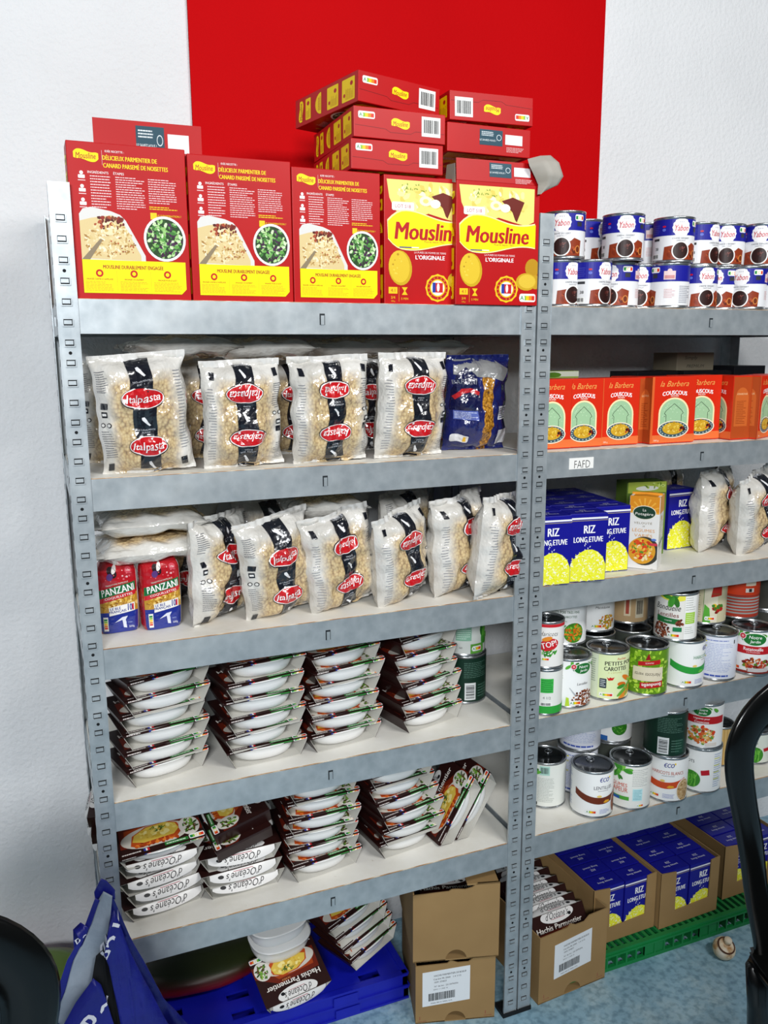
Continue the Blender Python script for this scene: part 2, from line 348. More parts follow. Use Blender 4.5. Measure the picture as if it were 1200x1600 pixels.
# ------------------------------------------------------------ product artworks
rnd = random.Random(7)
RED, YEL = '#BE1119', '#F4E300'
def logo_patch(a, cx, cy, w, layer=2, txt='Mousline', tc='#A8121A'):
    h = w*.46; n = 14; top = []; bot = []
    for i in range(n+1):
        u = i/n; x = cx-w/2+w*u; e = .32*(1-min(1, u*6))**2+.32*(1-min(1, (1-u)*6))**2; top.append((x, cy+h/2*(.80+.26*sin(u*6.0+.2)-e))); bot.append((x, cy-h/2*(.80-.26*sin(u*6.0+.2)-e)))
    a.poly(top+bot[::-1], '#F6D800', layer)
    a.text(txt, cx, cy-h*.02, h*.5, tc, w=w*.8, bold=.012, layer=layer+1, shear=.1)
W5, H5, D5 = 0.181, 0.231, 0.052
def mousline_front():
    a = Art(W5-.002, H5-.002); rn = random.Random(3)
    # pale puree swirl
    a.poly([(-.085, .222), (.078, .222), (.078, .16), (.06, .152), (.03, .158), (0, .165), (-.03, .156), (-.055, .158), (-.07, .17), (-.08, .19)], '#E6D878', 1)
    a.blobs(40, 0, .195, .068, .022, .009, ['#EDE49A', '#D9C65C', '#F4EFC4', '#E3D26E'], rn, 1.4, .5)
    a.blobs(22, -.03, .207, .03, .01, .0022, ['#6F8B2A', '#8AA03A'], rn, 2.4, .5)
    a.ell(-.006, .187, .013, .009, '#F3EEC9', 3, 14); a.ell(.014, .183, .011, .008, '#F7F3DA', 3.3, 14); a.ell(-.006, .187, .006, .004, '#E2D27A', 3.6, 10)
    a.poly([(.006, .196), (.03, .204), (.056, .196), (.04, .158), (.036, .162), (.03, .176)], '#6A2016', 2.6)
    a.rrect(-.075, .168, -.03, .183, .003, '#F6F1EC', 4); a.text('LOT S18', -.0525, .1755, .0062, '#B04050', layer=5)
    # yellow wave with the name
    top = []; bot = []
    for i in range(19):
        u = i/18; x = -.083+.165*u; top.append((x, .158+.010*sin(u*5.6+.2)*(1-.3*u)-.012*(1-min(1, u*5))**2)); bot.append((x, .106-.007*sin(u*5.5)+.012*(1-min(1, u*6))**2))
    a.poly([(p[0]-.0015, p[1]+.0025) for p in top]+[(p[0], p[1]-.002) for p in bot[::-1]], '#F5EFA8', 4.2)
    a.poly(top+bot[::-1], '#F2E400', 5)
    a.text('Mousline', .0, .132, .031, '#B5141C', w=.134, bold=.055, layer=6, shear=.12)
    a.text('Picarde depuis 1963', .012, .1135, .0048, '#A8402A', layer=6)
    a.rect(-.06, .1015, -.035, .1035, '#2B3A8F', 6); a.rect(-.035, .1018, -.02, .1036, '#F0F0F0', 6)
    a.text('LA PURÉE DE POMME DE TERRE', .004, .0945, .0042, '#F2DCDC', layer=2); a.text("L'ORIGINALE", .004, .0855, .0078, '#FFFFFF', layer=2, bold=.03)
    a.ell(-.058, .065, .024, .032, '#C9A31A', 2, 22, .12); a.ell(-.06, .067, .021, .029, '#DDBB2E', 2.5, 22, .12); a.blobs(10, -.06, .07, .014, .02, .002, ['#B58C1A', '#EACB48'], rn, 3)
    a.ell(.077, .072, .016, .018, '#B98A1A', 2, 18); a.ell(.064, .045, .023, .017, '#C9A022', 2.4, 18); a.ell(.066, .046, .019, .0135, '#DDBA3A', 2.8, 18); a.ell(.085, .045, .012, .014, '#C09522', 2.2, 16)
    a.ell(.02, .03, .0255, .0255, '#E9C21A', 2, 24, wob=.03, lobes=12); a.ell(.02, .03, .022, .022, '#B5141C', 2.5, 24); a.ell(.02, .03, .0165, .0165, '#E9C21A', 3, 24); a.ell(.02, .03, .014, .014, '#F4F0E6', 3.5, 24)
    a.rect(.009, .0215, .0155, .04, '#233A9A', 4); a.rect(.0155, .0215, .031, .0395, '#C41E28', 4); a.ell(.021, .031, .003, .008, '#F4F0E6', 4.5, 10)
    for i in range(16):
        t = 2*pi*i/16; a.text('POMMES DE TERRE '[i] if i != 15 else '*', .02+.0193*sin(t), .03+.0193*cos(t), .003, '#E9C21A', layer=3, rot=-t) if 'POMMES DE TERRE*'[i] != ' ' else None
    a.rect(-.082, .018, -.064, .03, '#E9C21A', 2); a.text('4.1', -.073, .024, .006, '#B5141C', layer=3); a.text('3/4', -.073, .011, .005, '#E9C21A'); a.text('130 g', -.073, .004, .0035, '#E9C21A')
    a.rect(-.061, .004, -.0605, .03, '#E9C21A', 2)
    a.poly([(-.055, .03), (-.043, .03), (-.048, .023), (-.043, .016), (-.055, .016), (-.05, .023)], '#E9C21A', 2); a.text('5 MIN', -.049, .009, .004, '#E9C21A')
    a.nutri(.05, .006, .036, .016, 3, 'A'); return a
def mousline_back():
    a = Art(W5-.002, H5-.002); rn = random.Random(4)
    logo_patch(a, -.062, .210, .037)
    a.rect(-.0385, .198, -.038, .219, '#E3B6B6', 2)
    a.text('IDÉE RECETTE :', -.019, .2185, .0038, '#F3E6E4', bold=.02)
    a.text('DÉLICIEUX PARMENTIER DE', .004, .2095, .0082, '#F2D21A', w=.083, bold=.035); a.text('CANARD PARSEMÉ DE NOISETTES', .0125, .1985, .0082, '#F2D21A', w=.099, bold=.035)
    a.text('INGRÉDIENTS', -.0455, .187, .0045, '#F3E6E4', bold=.02); a.text('ÉTAPES', -.0145, .187, .0045, '#F3E6E4', bold=.02)
    a.lines(-.058, .134, -.026, .183, 12, '#EBC9C9', rn, fill=.35); a.lines(-.020, .134, .024, .183, 14, '#EBC9C9', rn, fill=.35); a.lines(.030, .145, .076, .183, 11, '#EBC9C9', rn, fill=.35)
    a.lines(.03, .136, .074, .142, 2, '#E9C81A', rn); a.rect(.031, .122, .041, .132, '#E9C81A', 2); a.text("PLUS D'INSPIRATION ?", .058, .128, .0032, '#E9C81A', bold=.02)
    for i in range(3):
        y = .182-i*.0195; a.ell(-.0705, y+.003, .0028, .0028, '#F5EDED', 2, 10); a.rrect(-.0755, y-.005, -.0655, y, .001, '#F5EDED', 2); a.rect(-.076, y-.0085, -.065, y-.0073, '#EBC9C9', 2)
    # oven dish
    d = [(-.078, .058), (-.078, .125), (-.072, .133), (-.06, .136), (-.03, .131), (-.016, .126), (-.008, .118), (.02, .066), (.02, .058)]
    a.poly(d, '#D9D6D2', 2); a.poly([(-.078, .06), (-.078, .115), (-.06, .120), (-.03, .125), (-.02, .122), (-.012, .114), (.013, .066), (.013, .058)], '#D9C28C', 2.4)
    a.blobs(260, -.035, .087, .037, .027, .0032, ['#EAD9AE', '#D6BC80', '#F0E4C4', '#C09A5C', '#E4CF9C', '#A87E42', '#DFC894'], rn, 2.8, .5)
    a.blobs(44, -.033, .114, .024, .011, .0038, ['#6E1C14', '#8E2A1C', '#531410', '#A84A2A', '#7A3A24'], rn, 4.4, .7); a.ell(-.034, .106, .012, .011, '#E8D8AE', 5.2, 16); a.blobs(14, -.034, .106, .009, .008, .003, ['#D2B26E', '#EFE3C0'], rn, 5.5, .7)
    a.poly([(-.078, .058), (-.066, .058), (-.046, .086), (-.046, .089), (-.049, .089)], '#8A7A60', 5)
    a.blobs(20, -.015, .08, .022, .015, .0011, ['#B5502A', '#8E3A1C'], rn, 5.6)
    # salad bowl
    a.ell(.052, .093, .0335, .0345, '#E3E1DF', 3, 30); a.ell(.052, .093, .0295, .0305, '#20401C', 3.5, 28)
    a.blobs(210, .052, .093, .0265, .0275, .0040, ['#3E7A34', '#5E9E46', '#8CBC6A', '#B8D89A', '#2A5222', '#3C1C3A', '#4A2A4E', '#6FA858', '#CFE4B8', '#9CC87A'], rn, 4, .55)
    # yellow strip
    a.poly([(-.078, .008), (.075, .008), (.083, .016), (.083, .058), (-.078, .058)], YEL, 6)
    a.text('MOUSLINE DURABLEMENT ENGAGÉE', .0, .0485, .0070, '#A8321A', w=.094, bold=.03, layer=7)
    for i, t in enumerate(('ENGAGÉE CONTRE LE GASPILLAGE', 'ENGAGÉE LOCALEMENT', 'ENGAGÉE POUR LE GOÛT')):
        cx = -.053+i*.053; a.ell(cx, .038, .0058, .0058, '#C01E1A', 7, 16); a.ell(cx, .038, .003, .003, YEL, 7.5, 10); a.text(t, cx, .0295, .0028, '#A8321A', w=.03+.01*(i == 0), bold=.02, layer=7)
        a.lines(cx-.022, .011, cx+.022, .0265, 7, '#D9A21A', rn, 7, .35)
        if i: a.rect(cx-.0268, .011, cx-.0264, .042, '#E0B81A', 7)
    return a
def mousline_end(blue=False):
    a = Art(W5-.002, D5-.002); rn = random.Random(5)
    if not blue:
        a.nutri(-.082, .031, .032, .012, 2, 'A'); logo_patch(a, .0, .0275, .036); a.barcode(.042, .01, .08, .044, rn)
        a.poly([(-.088, .020), (-.03, .017), (-.02, .012), (.02, .012), (.03, .017), (.088, .017), (.088, .0163), (.03, .0163), (.02, .0113), (-.02, .0113), (-.03, .0163), (-.088, .0193)], '#6E0A10', 1)
    else:
        a.rect(-.022, .016, .028, .044, '#1E4656', 2); a.lines(-.018, .032, .01, .041, 3, '#D8E2E6', rn, 3); a.text('LE SAVIEZ-VOUS ?', -.004, .025, .0032, '#E6EEF0', layer=3); a.ell(.02, .031, .0055, .0055, '#D8E2E6', 3, 14); a.ell(.02, .031, .0045, .0045, '#1E4656', 3.5, 14)
        a.rect(.034, .02, .072, .038, '#E8E4E4', 2); a.lines(.037, .006, .075, .016, 4, '#E0B0B0', rn)
    return a
def mousline_side():
    a = Art(D5-.002, H5-.002); rn = random.Random(6)
    for y0, y1 in ((.010, .053), (.066, .106)):
        a.rrect(-.019, y0, .019, y1, .002, '#F0CC00', 2); a.lines(-.016, y0+.004, .002, y1-.012, 8, '#C58A10', rn, 3); a.ell(.009, y0+.011, .004, .005, '#B5141C', 3, 8); a.ell(-.008, y1-.008, .0035, .0035, '#B5141C', 3, 8)
    p = [(-.019, .128)]+[(.019*cos(t), .128+.022*sin(t)) for t in [pi-k*pi/12 for k in range(13)]]
    a.poly(p, '#F0CC00', 2); a.lines(-.012, .130, .012, .140, 3, '#B5541A', rn, 3)
    a.rrect(-.019, .168, .019, .188, .002, '#F0CC00', 2); a.ell(.01, .178, .004, .005, '#B5141C', 3, 8); a.lines(-.016, .172, .002, .185, 3, '#C58A10', rn, 3)
    logo_patch(a, 0, .206, .038); return a
ART = {}
def get(k, f, *p):
    if k not in ART: ART[k] = f(*p)
    return ART[k]
def box_faces(mb, w, d, h, front=None, back=None, left=None, right=None, top=None, bot=None):
    if front: mb.art(front, face_map((0, -d/2, .001), (1, 0, 0), (0, 0, 1), (0, -1, 0)))
    if back: mb.art(back, face_map((0, d/2, .001), (-1, 0, 0), (0, 0, 1), (0, 1, 0)))
    if left: mb.art(left, face_map((-w/2, 0, .001), (0, -1, 0), (0, 0, 1), (-1, 0, 0)))
    if right: mb.art(right, face_map((w/2, 0, .001), (0, 1, 0), (0, 0, 1), (1, 0, 0)))
    if top: mb.art(top, face_map((0, -d/2+.001, h), (1, 0, 0), (0, 1, 0), (0, 0, 1)))
    if bot: mb.art(bot, face_map((0, d/2-.001, 0), (1, 0, 0), (0, -1, 0), (0, 0, -1)))
def carton_body(mb, w, d, h, mat, bev=.0012, top=True):
    """card box with softened edges"""
    bm = bmesh.new(); bmesh.ops.create_cube(bm, size=1)
    for v in bm.verts: v.co = Vector((v.co.x*w, v.co.y*d, (v.co.z+.5)*h))
    bmesh.ops.bevel(bm, geom=list(bm.edges), offset=bev, segments=2, affect='EDGES', profile=.5)
    bm.verts.index_update(); mb.add([v.co for v in bm.verts], [tuple(v.index for v in f.verts) for f in bm.faces], mat); bm.free()
MESH = {}
def mousline_mesh(kind='closed'):
    if kind in MESH: return MESH[kind]
    red = mat_noise('red_printed_card', [(0.3, '#AE0409'), (0.7, '#B8060C')], 8, 0.42, bstr=.05, bscale=30, spec=.25)
    if 'red' in MESH: red = MESH['red']
    MESH['red'] = red
    mb = MB(); carton_body(mb, W5, D5, H5, red)
    box_faces(mb, W5, D5, H5, get('mf', mousline_front), get('mb', mousline_back), get('ms', mousline_side), get('ms', mousline_side), get('me', mousline_end), get('me', mousline_end))
    MESH[kind] = mb.mesh('printed_box'); return MESH[kind]
def flap_mesh(kind):
    """opened end flap with the blue-green sticker print outside and grey board inside"""
    if kind in MESH: return MESH[kind]
    mb = MB(); h = .040
    mb.box(-W5/2, W5/2, 0, .0008, 0, h, MESH['red']); mb.box(-W5/2, W5/2, .0008, .0012, 0, h, card2_m)
    a = get('mb2', mousline_end, True); mb.art(a.moved(0, -.006, .95), face_map((0, 0, 0), (1, 0, 0), (0, 0, 1), (0, -1, 0)))
    MESH[kind] = mb.mesh('flap'); return MESH[kind]

# couscous
def couscous_art(side=False):
    rn = random.Random(8)
    if side:
        a = Art(.055, .146); a.rect(-.0265, .002, .0265, .144, '#B04A1E', 1); a.poly([(-.02, .03)]+[(.02*cos(t), .095+.025*sin(t)) for t in [pi-k*pi/10 for k in range(11)]]+[(.02, .03)], '#C8622A', 2)
        a.lines(-.015, .035, .015, .09, 14, '#8A3412', rn, 3, .3); a.text('COUSCOUS', 0, .105, .004, '#F4D8A8', layer=3); return a
    a = Art(.1, .146); a.rect(-.049, .001, .049, .018, '#E0703A', 1); a.rect(-.05, .0, -.045, .146, '#D9632E', 1.2)
    a.text('la Barbera', .0, .131, .012, '#F0B860', w=.062, shear=.35, layer=3, bold=-.01); a.text('COUSCOUS', 0, .1115, .009, '#FFFFFF', w=.054, bold=.04, bend=-4.5, layer=3); a.text('MOYEN', 0, .104, .0035, '#FBE8D8', layer=3, bold=.03)
    def arch(k, y0, m, l):
        p = [(-k*.030, y0)]
        for i in range(15):
            t = pi-i*pi/14; p.append((k*.030*cos(t), .066+k*.031*sin(t)))
        p.append((k*.030, y0)); a.poly(p, m, l)
    arch(1.12, .03, '#F2E3B0', 2); arch(1.0, .032, '#9FC49A', 3)
    for i in range(26): a.ell(rn.uniform(-.025, .025), rn.uniform(.05, .088), .0013, .0013, '#BAD8B2', 3.4, 6)
    q = [(-.017, .035), (-.017, .062), (-.021, .066), (-.017, .072), (-.008, .080), (0, .087), (.008, .080), (.017, .072), (.021, .066), (.017, .062), (.017, .035)]
    for i in range(len(q)-1):
        (x0, y0), (x1, y1) = q[i], q[i+1]; dx, dy = x1-x0, y1-y0; l = sqrt(dx*dx+dy*dy); nx, ny = -dy/l*.0005, dx/l*.0005
        a.poly([(x0+nx, y0+ny), (x1+nx, y1+ny), (x1-nx, y1-ny), (x0-nx, y0-ny)], '#2A3A2A', 4)
    a.ell(0, .03, .035, .0195, '#F2E8D0', 4.5, 28); a.ell(0, .03, .0325, .0175, '#3D5660', 5, 28)
    for i in range(20): t = 2*pi*i/20; a.ell(.0285*cos(t), .03+.0148*sin(t), .0016, .0012, '#C8D4D2', 5.5, 6)
    a.ell(0, .032, .024, .0135, '#CBA02A', 6, 20); a.blobs(50, 0, .034, .02, .012, .0028, ['#E0BC44', '#D0A52E', '#B98A1E', '#EBCF68'], rn, 6.4, .6)
    a.blobs(8, .019, .029, .006, .005, .003, ['#8E1E14', '#3A1A14', '#B5301E'], rn, 8.5); a.text('500 g', -.036, .006, .0045, '#FBE8D8', layer=3); return a
def couscous_mesh():
    if 'cous' not in MESH:
        mb = MB(); carton_body(mb, .097, .055, .148, M('#D42A10', .42, coat=.15))
        box_faces(mb, .097, .055, .148, get('cf', couscous_art), get('cf', couscous_art), get('cs', couscous_art, True), get('cs', couscous_art, True)); MESH['cous'] = mb.mesh('couscous_box')
    return MESH['cous']
# rice
RW, RD, RH = .089, .05, .153
def rice_art():
    a = Art(RW, RH); rn = random.Random(9)
    a.rect(-RW/2, .139, RW/2, .143, '#E6E6EA', 2); a.rect(-RW/2, .1355, RW/2, .1365, '#B9A86A', 2)
    a.text('RIZ', .002, .1165, .0175, '#F2F2F4', w=.026, bold=.045); a.text('LONG ETUVE', .0, .094, .012, '#F2F2F4', w=.069, bold=.045)
    for i in range(9): a.ell(rn.uniform(-.008, .006), .088-.0035*i, .0009, .0024, '#E8E8F0', 2, 6, rn.uniform(-.8, .8))
    heap = [(-.043, .001), (.043, .001), (.043, .036), (.036, .053), (.024, .065), (.010, .071), (-.006, .071), (-.02, .064), (-.032, .052), (-.043, .038)]
    a.poly(heap, '#E8E83A', 2)
    a.blobs(330, 0, .030, .042, .039, .0040, ['#F0EE1E', '#F2F0C2', '#E6E23A', '#F7F6E4', '#EFEF60', '#E0DC10'], rn, 2.4, .28, .02)
    return a
def rice_top():
    a = Art(RW, RD); a.text('RIZ', 0, .032, .0075, '#C9CADA', w=.014, bold=.03); a.text('long étuvé', 0, .019, .008, '#C9CADA', w=.045, bold=.035); return a
def rice_mesh():
    if 'rice' not in MESH:
        mb = MB(); carton_body(mb, RW, RD, RH, M('#14148A', .42, coat=.15)); box_faces(mb, RW, RD, RH, get('rf', rice_art), get('rf', rice_art), None, None, get('rt', rice_top)); MESH['rice'] = mb.mesh('rice_box')
    return MESH['rice']

# ------------------------------------------------------------ tin cans
def can_label(r, h, base, art):
    mb = MB(); n = 56; m = M(base, .4, coat=.15); e = .0006
    mb.lathe([(r+e, .006), (r+e, h-.006)], n, m, close=False)
    if art:
        # artwork wraps round the tin: x is arc length, 0 faces the front
        def fn(x, y, l): t = x/r; q = r+e+.0003+EPS*l; return (q*sin(t), -q*cos(t), y+.006)
        mb.art(art, fn, sx=.005)
    return mb.mesh('label')
def can_parts(r, h):
    k = ('can', r, h)
    if k in MESH: return MESH[k]
    b = MB(); b.lathe([(r*.9, .0015), (r*.97, 0), (r+.0012, .001), (r+.0014, .003), (r, .0048), (r, h-.0048), (r+.0014, h-.003), (r+.0012, h-.0006), (r-.0008, h), (r-.002, h-.001), (r-.0026, h-.005)], 56, tin, close=False)
    b.lathe([(r*.97, 0), (r*.9, .0015), (r*.88, .003), (.001, .003)], 56, tin, close=False)
    l = MB(); l.lathe([(r-.0024, h-.0052), (r*.88, h-.0056), (r*.86, h-.0042), (r*.82, h-.0042), (r*.8, h-.0052), (.0005, h-.0052)], 56, tin_dark, close=False)
    p = MB(); pts = []
    for i in range(13):
        t = 2*pi*i/12; pts.append(((.009*cos(t), r*.45+.012*sin(t)*.9, h-.0030), .0016, .0007, (0, 0, 1) if i % 3 else (0, 0, 1)))
    p.sweep(pts, tin, 6, False); p.box(-.004, .004, r*.45-.003+.008, r*.45+.014, h-.005, h-.0028, tin)
    MESH[k] = (b.mesh('can_body'), l.mesh('lid'), p.mesh('ring_pull')); return MESH[k]
LBL = {}
def can(kind, r, h, base, artf, loc, rel, label, group=None, pull=True, plabel=None):
    rotz = rel - atan2(loc[0]+.04, loc[1]+1.49)
    if kind not in LBL: LBL[kind] = can_label(r, h, base, artf(r, h) if artf else None)
    b, l, p = can_parts(r, h)
    t = thing('food_can', label, 'tin can', loc, (0, 0, rotz), group)
    link('can_body', b, t); link('paper_label', LBL[kind], t); li = link('lid', l, t)
    if pull: link('ring_pull', p, li)
    return t
def whole(r, h): return Art(2*pi*r, h-.012)
def yabon_art(r, h):
    a = whole(r, h); rn = random.Random(11); H = a.H
    a.rect(-a.W/2, H*.60, a.W/2, H, '#1A1C8E', 1)
    cy = H*.79; a.ell(0, cy, .0185, .0195, '#F2F0F0', 2, 48, wob=.045, lobes=14); a.text('Yabon', 0, cy-.001, .0125, '#C4162A', w=.030, bold=.02, shear=.2, layer=3); a.text('* * *', 0, cy+.0115, .0025, '#2A2A7A', layer=3)
    a.text('CRÈME DESSERT', 0, H*.53, .0036, '#3A3A44', w=.036, space=1.1, layer=2); a.text('CHOCOLAT', 0, H*.47, .0025, '#5A5A60', layer=2)
    a.poly([(-.036, 0), (.04, 0), (.042, H*.36), (.026, H*.42), (.018, H*.34), (-.012, H*.36), (-.034, H*.32)], '#8A3418', 2)
    a.blobs(26, .004, H*.18, .034, .012, .005, ['#A5451F', '#7A2A12', '#B85A2A', '#5E1E0E'], rn, 2.4, .6)
    a.ell(.034, H*.15, .006, .008, '#C47A3A', 4, 14); a.ell(.034, H*.15, .004, .006, '#6A2A14', 4.4, 12)
    a.ell(0, H*.22, .0185, .0195, '#EFEDEA', 5, 32); a.ell(0, H*.22, .0160, .0170, '#2A1210', 5.5, 30); a.blobs(10, .003, H*.26, .006, .005, .0028, ['#6E3A34', '#451C18', '#8A5A54'], rn, 6, .5)
    a.ell(-.036, cy+.003, .004, .002, '#C4162A', 2, 8); a.ell(-.036, cy-.004, .004, .003, '#5A6AC8', 2, 8); a.lines(-.066, cy-.012, -.046, cy+.008, 5, '#4A50B0', rn, 2, .25)
    a.nutri(.027, cy+.003, .022, .012, 2, 'C'); a.rect(.032, cy-.008, .044, cy+.001, '#30323A', 2)
    a.rect(.058, cy-.012, .082, cy+.006, '#E2C8C8', 2); a.ell(.07, cy+.006, .005, .005, '#E2C8C8', 2, 12); a.rect(.06, cy-.010, .08, cy-.003, '#C98A8A', 3); a.lines(.06, H*.18, .084, H*.42, 6, '#D8B0B0', rn)
    a.rect(-.062, H*.48, -.046, H*.54, '#3A3A3E', 2); a.barcode(-.066, .002, -.046, H*.16, rn); a.text('38', -.052, H*.28, .006, '#1A1A1A', bold=.03)
    a.rrect(-.109, H*.1, -.078, H*.5, .002, '#E9E9EA', 2); a.lines(-.106, H*.12, -.08, H*.48, 9, '#9A9AA2', rn, 3)
    a.lines(.092, H*.05, .125, H*.5, 10, '#A8A8B0', rn); return a
def leafy(a, cx, cy, rn, s=1.0, l=2):
    for i in range(7): t = rn.uniform(0, 2*pi); a.ell(cx+.012*s*cos(t), cy+.006*s*sin(t), .009*s, .004*s, rn.choice(['#3E8E2E', '#5CAA3A', '#2B6E22', '#7BBE4A']), l+.2*i, 10, t)
def garden_logo(a, cx, cy, k=1.0, txt=('Notre', 'Jardin')):
    rn = random.Random(2); leafy(a, cx-.03*k, cy+.008*k, rn, k, 2); leafy(a, cx+.03*k, cy+.008*k, rn, k, 2)
    a.ell(cx, cy, .026*k, .0155*k, '#EAF2E4', 4, 26); a.ell(cx, cy, .0245*k, .014*k, '#1E7030', 4.5, 26)
    a.text(txt[0], cx+.001, cy+.005*k, .0075*k, '#F2F5F0', bold=.02, layer=5, shear=.15); a.text(txt[1], cx+.001, cy-.006*k, .0085*k, '#F2F5F0', bold=.02, layer=5, shear=.15)
    a.ell(cx-.026*k, cy+.006*k, .0075*k, .0075*k, '#E8E8E6', 5, 16); a.ell(cx-.026*k, cy+.006*k, .0062*k, .0062*k, '#C42A3A', 5.5, 16); a.ell(cx-.026*k, cy+.006*k, .003*k, .003*k, '#E8A0A0', 6, 8)
def info_side(a, x0, x1, rn, col='#8A8F96', barcode=True):
    a.lines(x0, a.H*.35, x1, a.H*.95, 12, col, rn, 2, .3)
    if barcode: a.barcode(x0, a.H*.06, x1, a.H*.28, rn)
def a_lentil_green(r, h):
    a = whole(r, h); rn = random.Random(21); garden_logo(a, .012, a.H*.84, .9); a.text('Lentilles', .012, a.H*.5, .006, '#3A3A3A', shear=.2)
    a.blobs(160, .018, a.H*.14, .032, .022, .0028, ['#6A3018', '#8A4826', '#4E200E', '#A0603A'], rn, 2, .8, .02)
    for k in range(4): a.poly([(-.02+.003*k, a.H*.42-.004*k), (-.018+.003*k, a.H*.42-.004*k), (-.004+.002*k, a.H*.22), (-.006+.002*k, a.H*.22)], '#B8BCC0', 2)
    a.nutri(-.018, .003, .026, .011, 5, 'A'); a.poly([(-.028, 0), (-.018, 0), (-.02, .02), (-.026, .022)], '#B5D33A', 3); info_side(a, -.062, -.034, rn, '#A6B89A', False); info_side(a, .07, .11, rn); return a
def a_peas_carrots(r, h):
    a = whole(r, h); rn = random.Random(22); a.rect(-.028, 0, .085, a.H, '#DDE8B4', 1)
    a.text('Auchan', .026, a.H*.915, .0055, '#C8402A', layer=2, bold=.02); a.text('PETITS POIS', .024, a.H*.81, .0098, '#2A2A2A', w=.074, bold=.04); a.text('CAROTTES', .013, a.H*.69, .0098, '#2A2A2A', w=.055, bold=.04)
    a.text('A L\'ETUVEE', .011, a.H*.60, .0035, '#B8A02A', layer=2, space=1.4); a.poly([(.0-.008, a.H*.5), (-.003, a.H*.47), (0, a.H*.5), (.003, a.H*.48), (.010, a.H*.5), (.006, a.H*.43), (-.004, a.H*.42)], '#C8201E', 2)
    a.ell(.045, a.H*.44, .018, .006, '#E07A1E', 3, 14, -.5); a.ell(.03, a.H*.32, .013, .006, '#D86A1A', 3.2, 14, -.2); a.ell(.04, a.H*.2, .028, .006, '#6AA83A', 3.4, 16, .6); a.ell(.048, a.H*.12, .03, .007, '#E08A2A', 3.8, 16, .45); a.ell(.028, a.H*.27, .012, .005, '#3E8E2E', 3.6, 12, .2)
    a.blobs(14, .05, a.H*.22, .014, .02, .0035, ['#6AB03A', '#8CC84A', '#E0882A'], rn, 4.5)
    a.rrect(-.024, a.H*.24, -.008, a.H*.46, .002, '#39434A', 2); a.lines(-.022, a.H*.27, -.010, a.H*.44, 4, '#C8D0D4', rn, 3); a.nutri(-.024, .005, .032, .010, 3, 'A'); info_side(a, -.065, -.032, rn, '#7F8A82', False); return a
def a_bonduelle(r, h, flip=True):
    a = whole(r, h); rn = random.Random(23); a.rect(-.055, 0, .055, a.H, '#5E8A1A', 1)
    a.blobs(210, 0, a.H*.5, .056, .056, .0052, ['#8DBB2A', '#A9D13E', '#6E9E1E', '#C2E05A', '#557E14'], rn, 1.4, .62, .03)
    a.rrect(-.034, a.H*.3, .036, a.H*.62, .003, '#D9CFB6', 8); a.text('Haricots verts', .0, a.H*.45, .009, '#5A5246', w=.058, layer=9, shear=.2, rot=pi)
    a.poly([(-.022, a.H*.64), (.028, a.H*.70), (.028, a.H*.80), (-.022, a.H*.74)], '#B51A1E', 9); a.text('FRANCE', .003, a.H*.72, .0035, '#F0D8D8', layer=10, rot=pi+.12); a.poly([(-.006, a.H*.78), (.006, a.H*.8), (.001, a.H*.95)], '#8E1418', 9)
    a.poly([(-.016, a.H*.12), (.036, a.H*.17), (.036, a.H*.31), (-.016, a.H*.26)], '#B51A1E', 10); a.text('Bonduelle', .010, a.H*.215, .0085, '#F6F2EE', w=.044, bold=.03, layer=11, rot=pi+.1)
    return a.flipped() if False else a
def a_bonduelle_lentil(r, h):
    a = whole(r, h); rn = random.Random(24); leafy(a, .0, a.H*.95, rn, 1.6, 3); a.ell(0, a.H*1.0, .038, .014, '#E4E04A', 2, 20)
    a.text('Bonduelle', -.012, a.H*.72, .0145, '#1E1E1E', w=.060, bold=.01, shear=.2); a.text('Lentilles', -.012, a.H*.55, .0105, '#7A2A1A', w=.052, bold=.01)
    a.poly([(-.04, a.H*.36), (.016, a.H*.34), (.018, a.H*.46), (-.04, a.H*.5)], '#1E6E36', 3); a.text('CUISINÉES', -.01, a.H*.42, .0035, '#E6F0E6', layer=4)
    a.blobs(90, -.026, a.H*.17, .022, .018, .0032, ['#5A2416', '#7A3A22', '#3E160C', '#934E30'], rn, 3, .8, .03); a.blobs(12, .016, a.H*.38, .010, .008, .004, ['#5A2416', '#8A4A34'], rn, 3)
    a.nutri(-.010, .004, .028, .011, 5, 'A'); a.rect(.002, a.H*.18, .022, a.H*.28, '#1E7A4A', 5); a.rect(.027, 0, .06, a.H, '#EDEDEA', 3); a.lines(.029, a.H*.66, .056, a.H*.98, 6, '#9AA09A', rn, 4, .25); a.rect(.029, a.H*.36, .056, a.H*.62, '#9CCB3E', 4); a.lines(.031, a.H*.38, .054, a.H*.6, 5, '#E8F4C8', rn, 5, .3); a.lines(.029, a.H*.12, .056, a.H*.3, 4, '#9AA09A', rn, 4, .25); return a
def swoosh(a, y, col, x0=-.05, x1=.05, th=.016, l=2):
    n = 12; top = []; bot = []
    for i in range(n+1):
        u = i/n; x = x0+(x1-x0)*u; c = y+.014*(2*u-1)**2+.006*(.5-u); top.append((x, c+th/2)); bot.append((x, c-th/2))
    a.poly(top+bot[::-1], col, l)
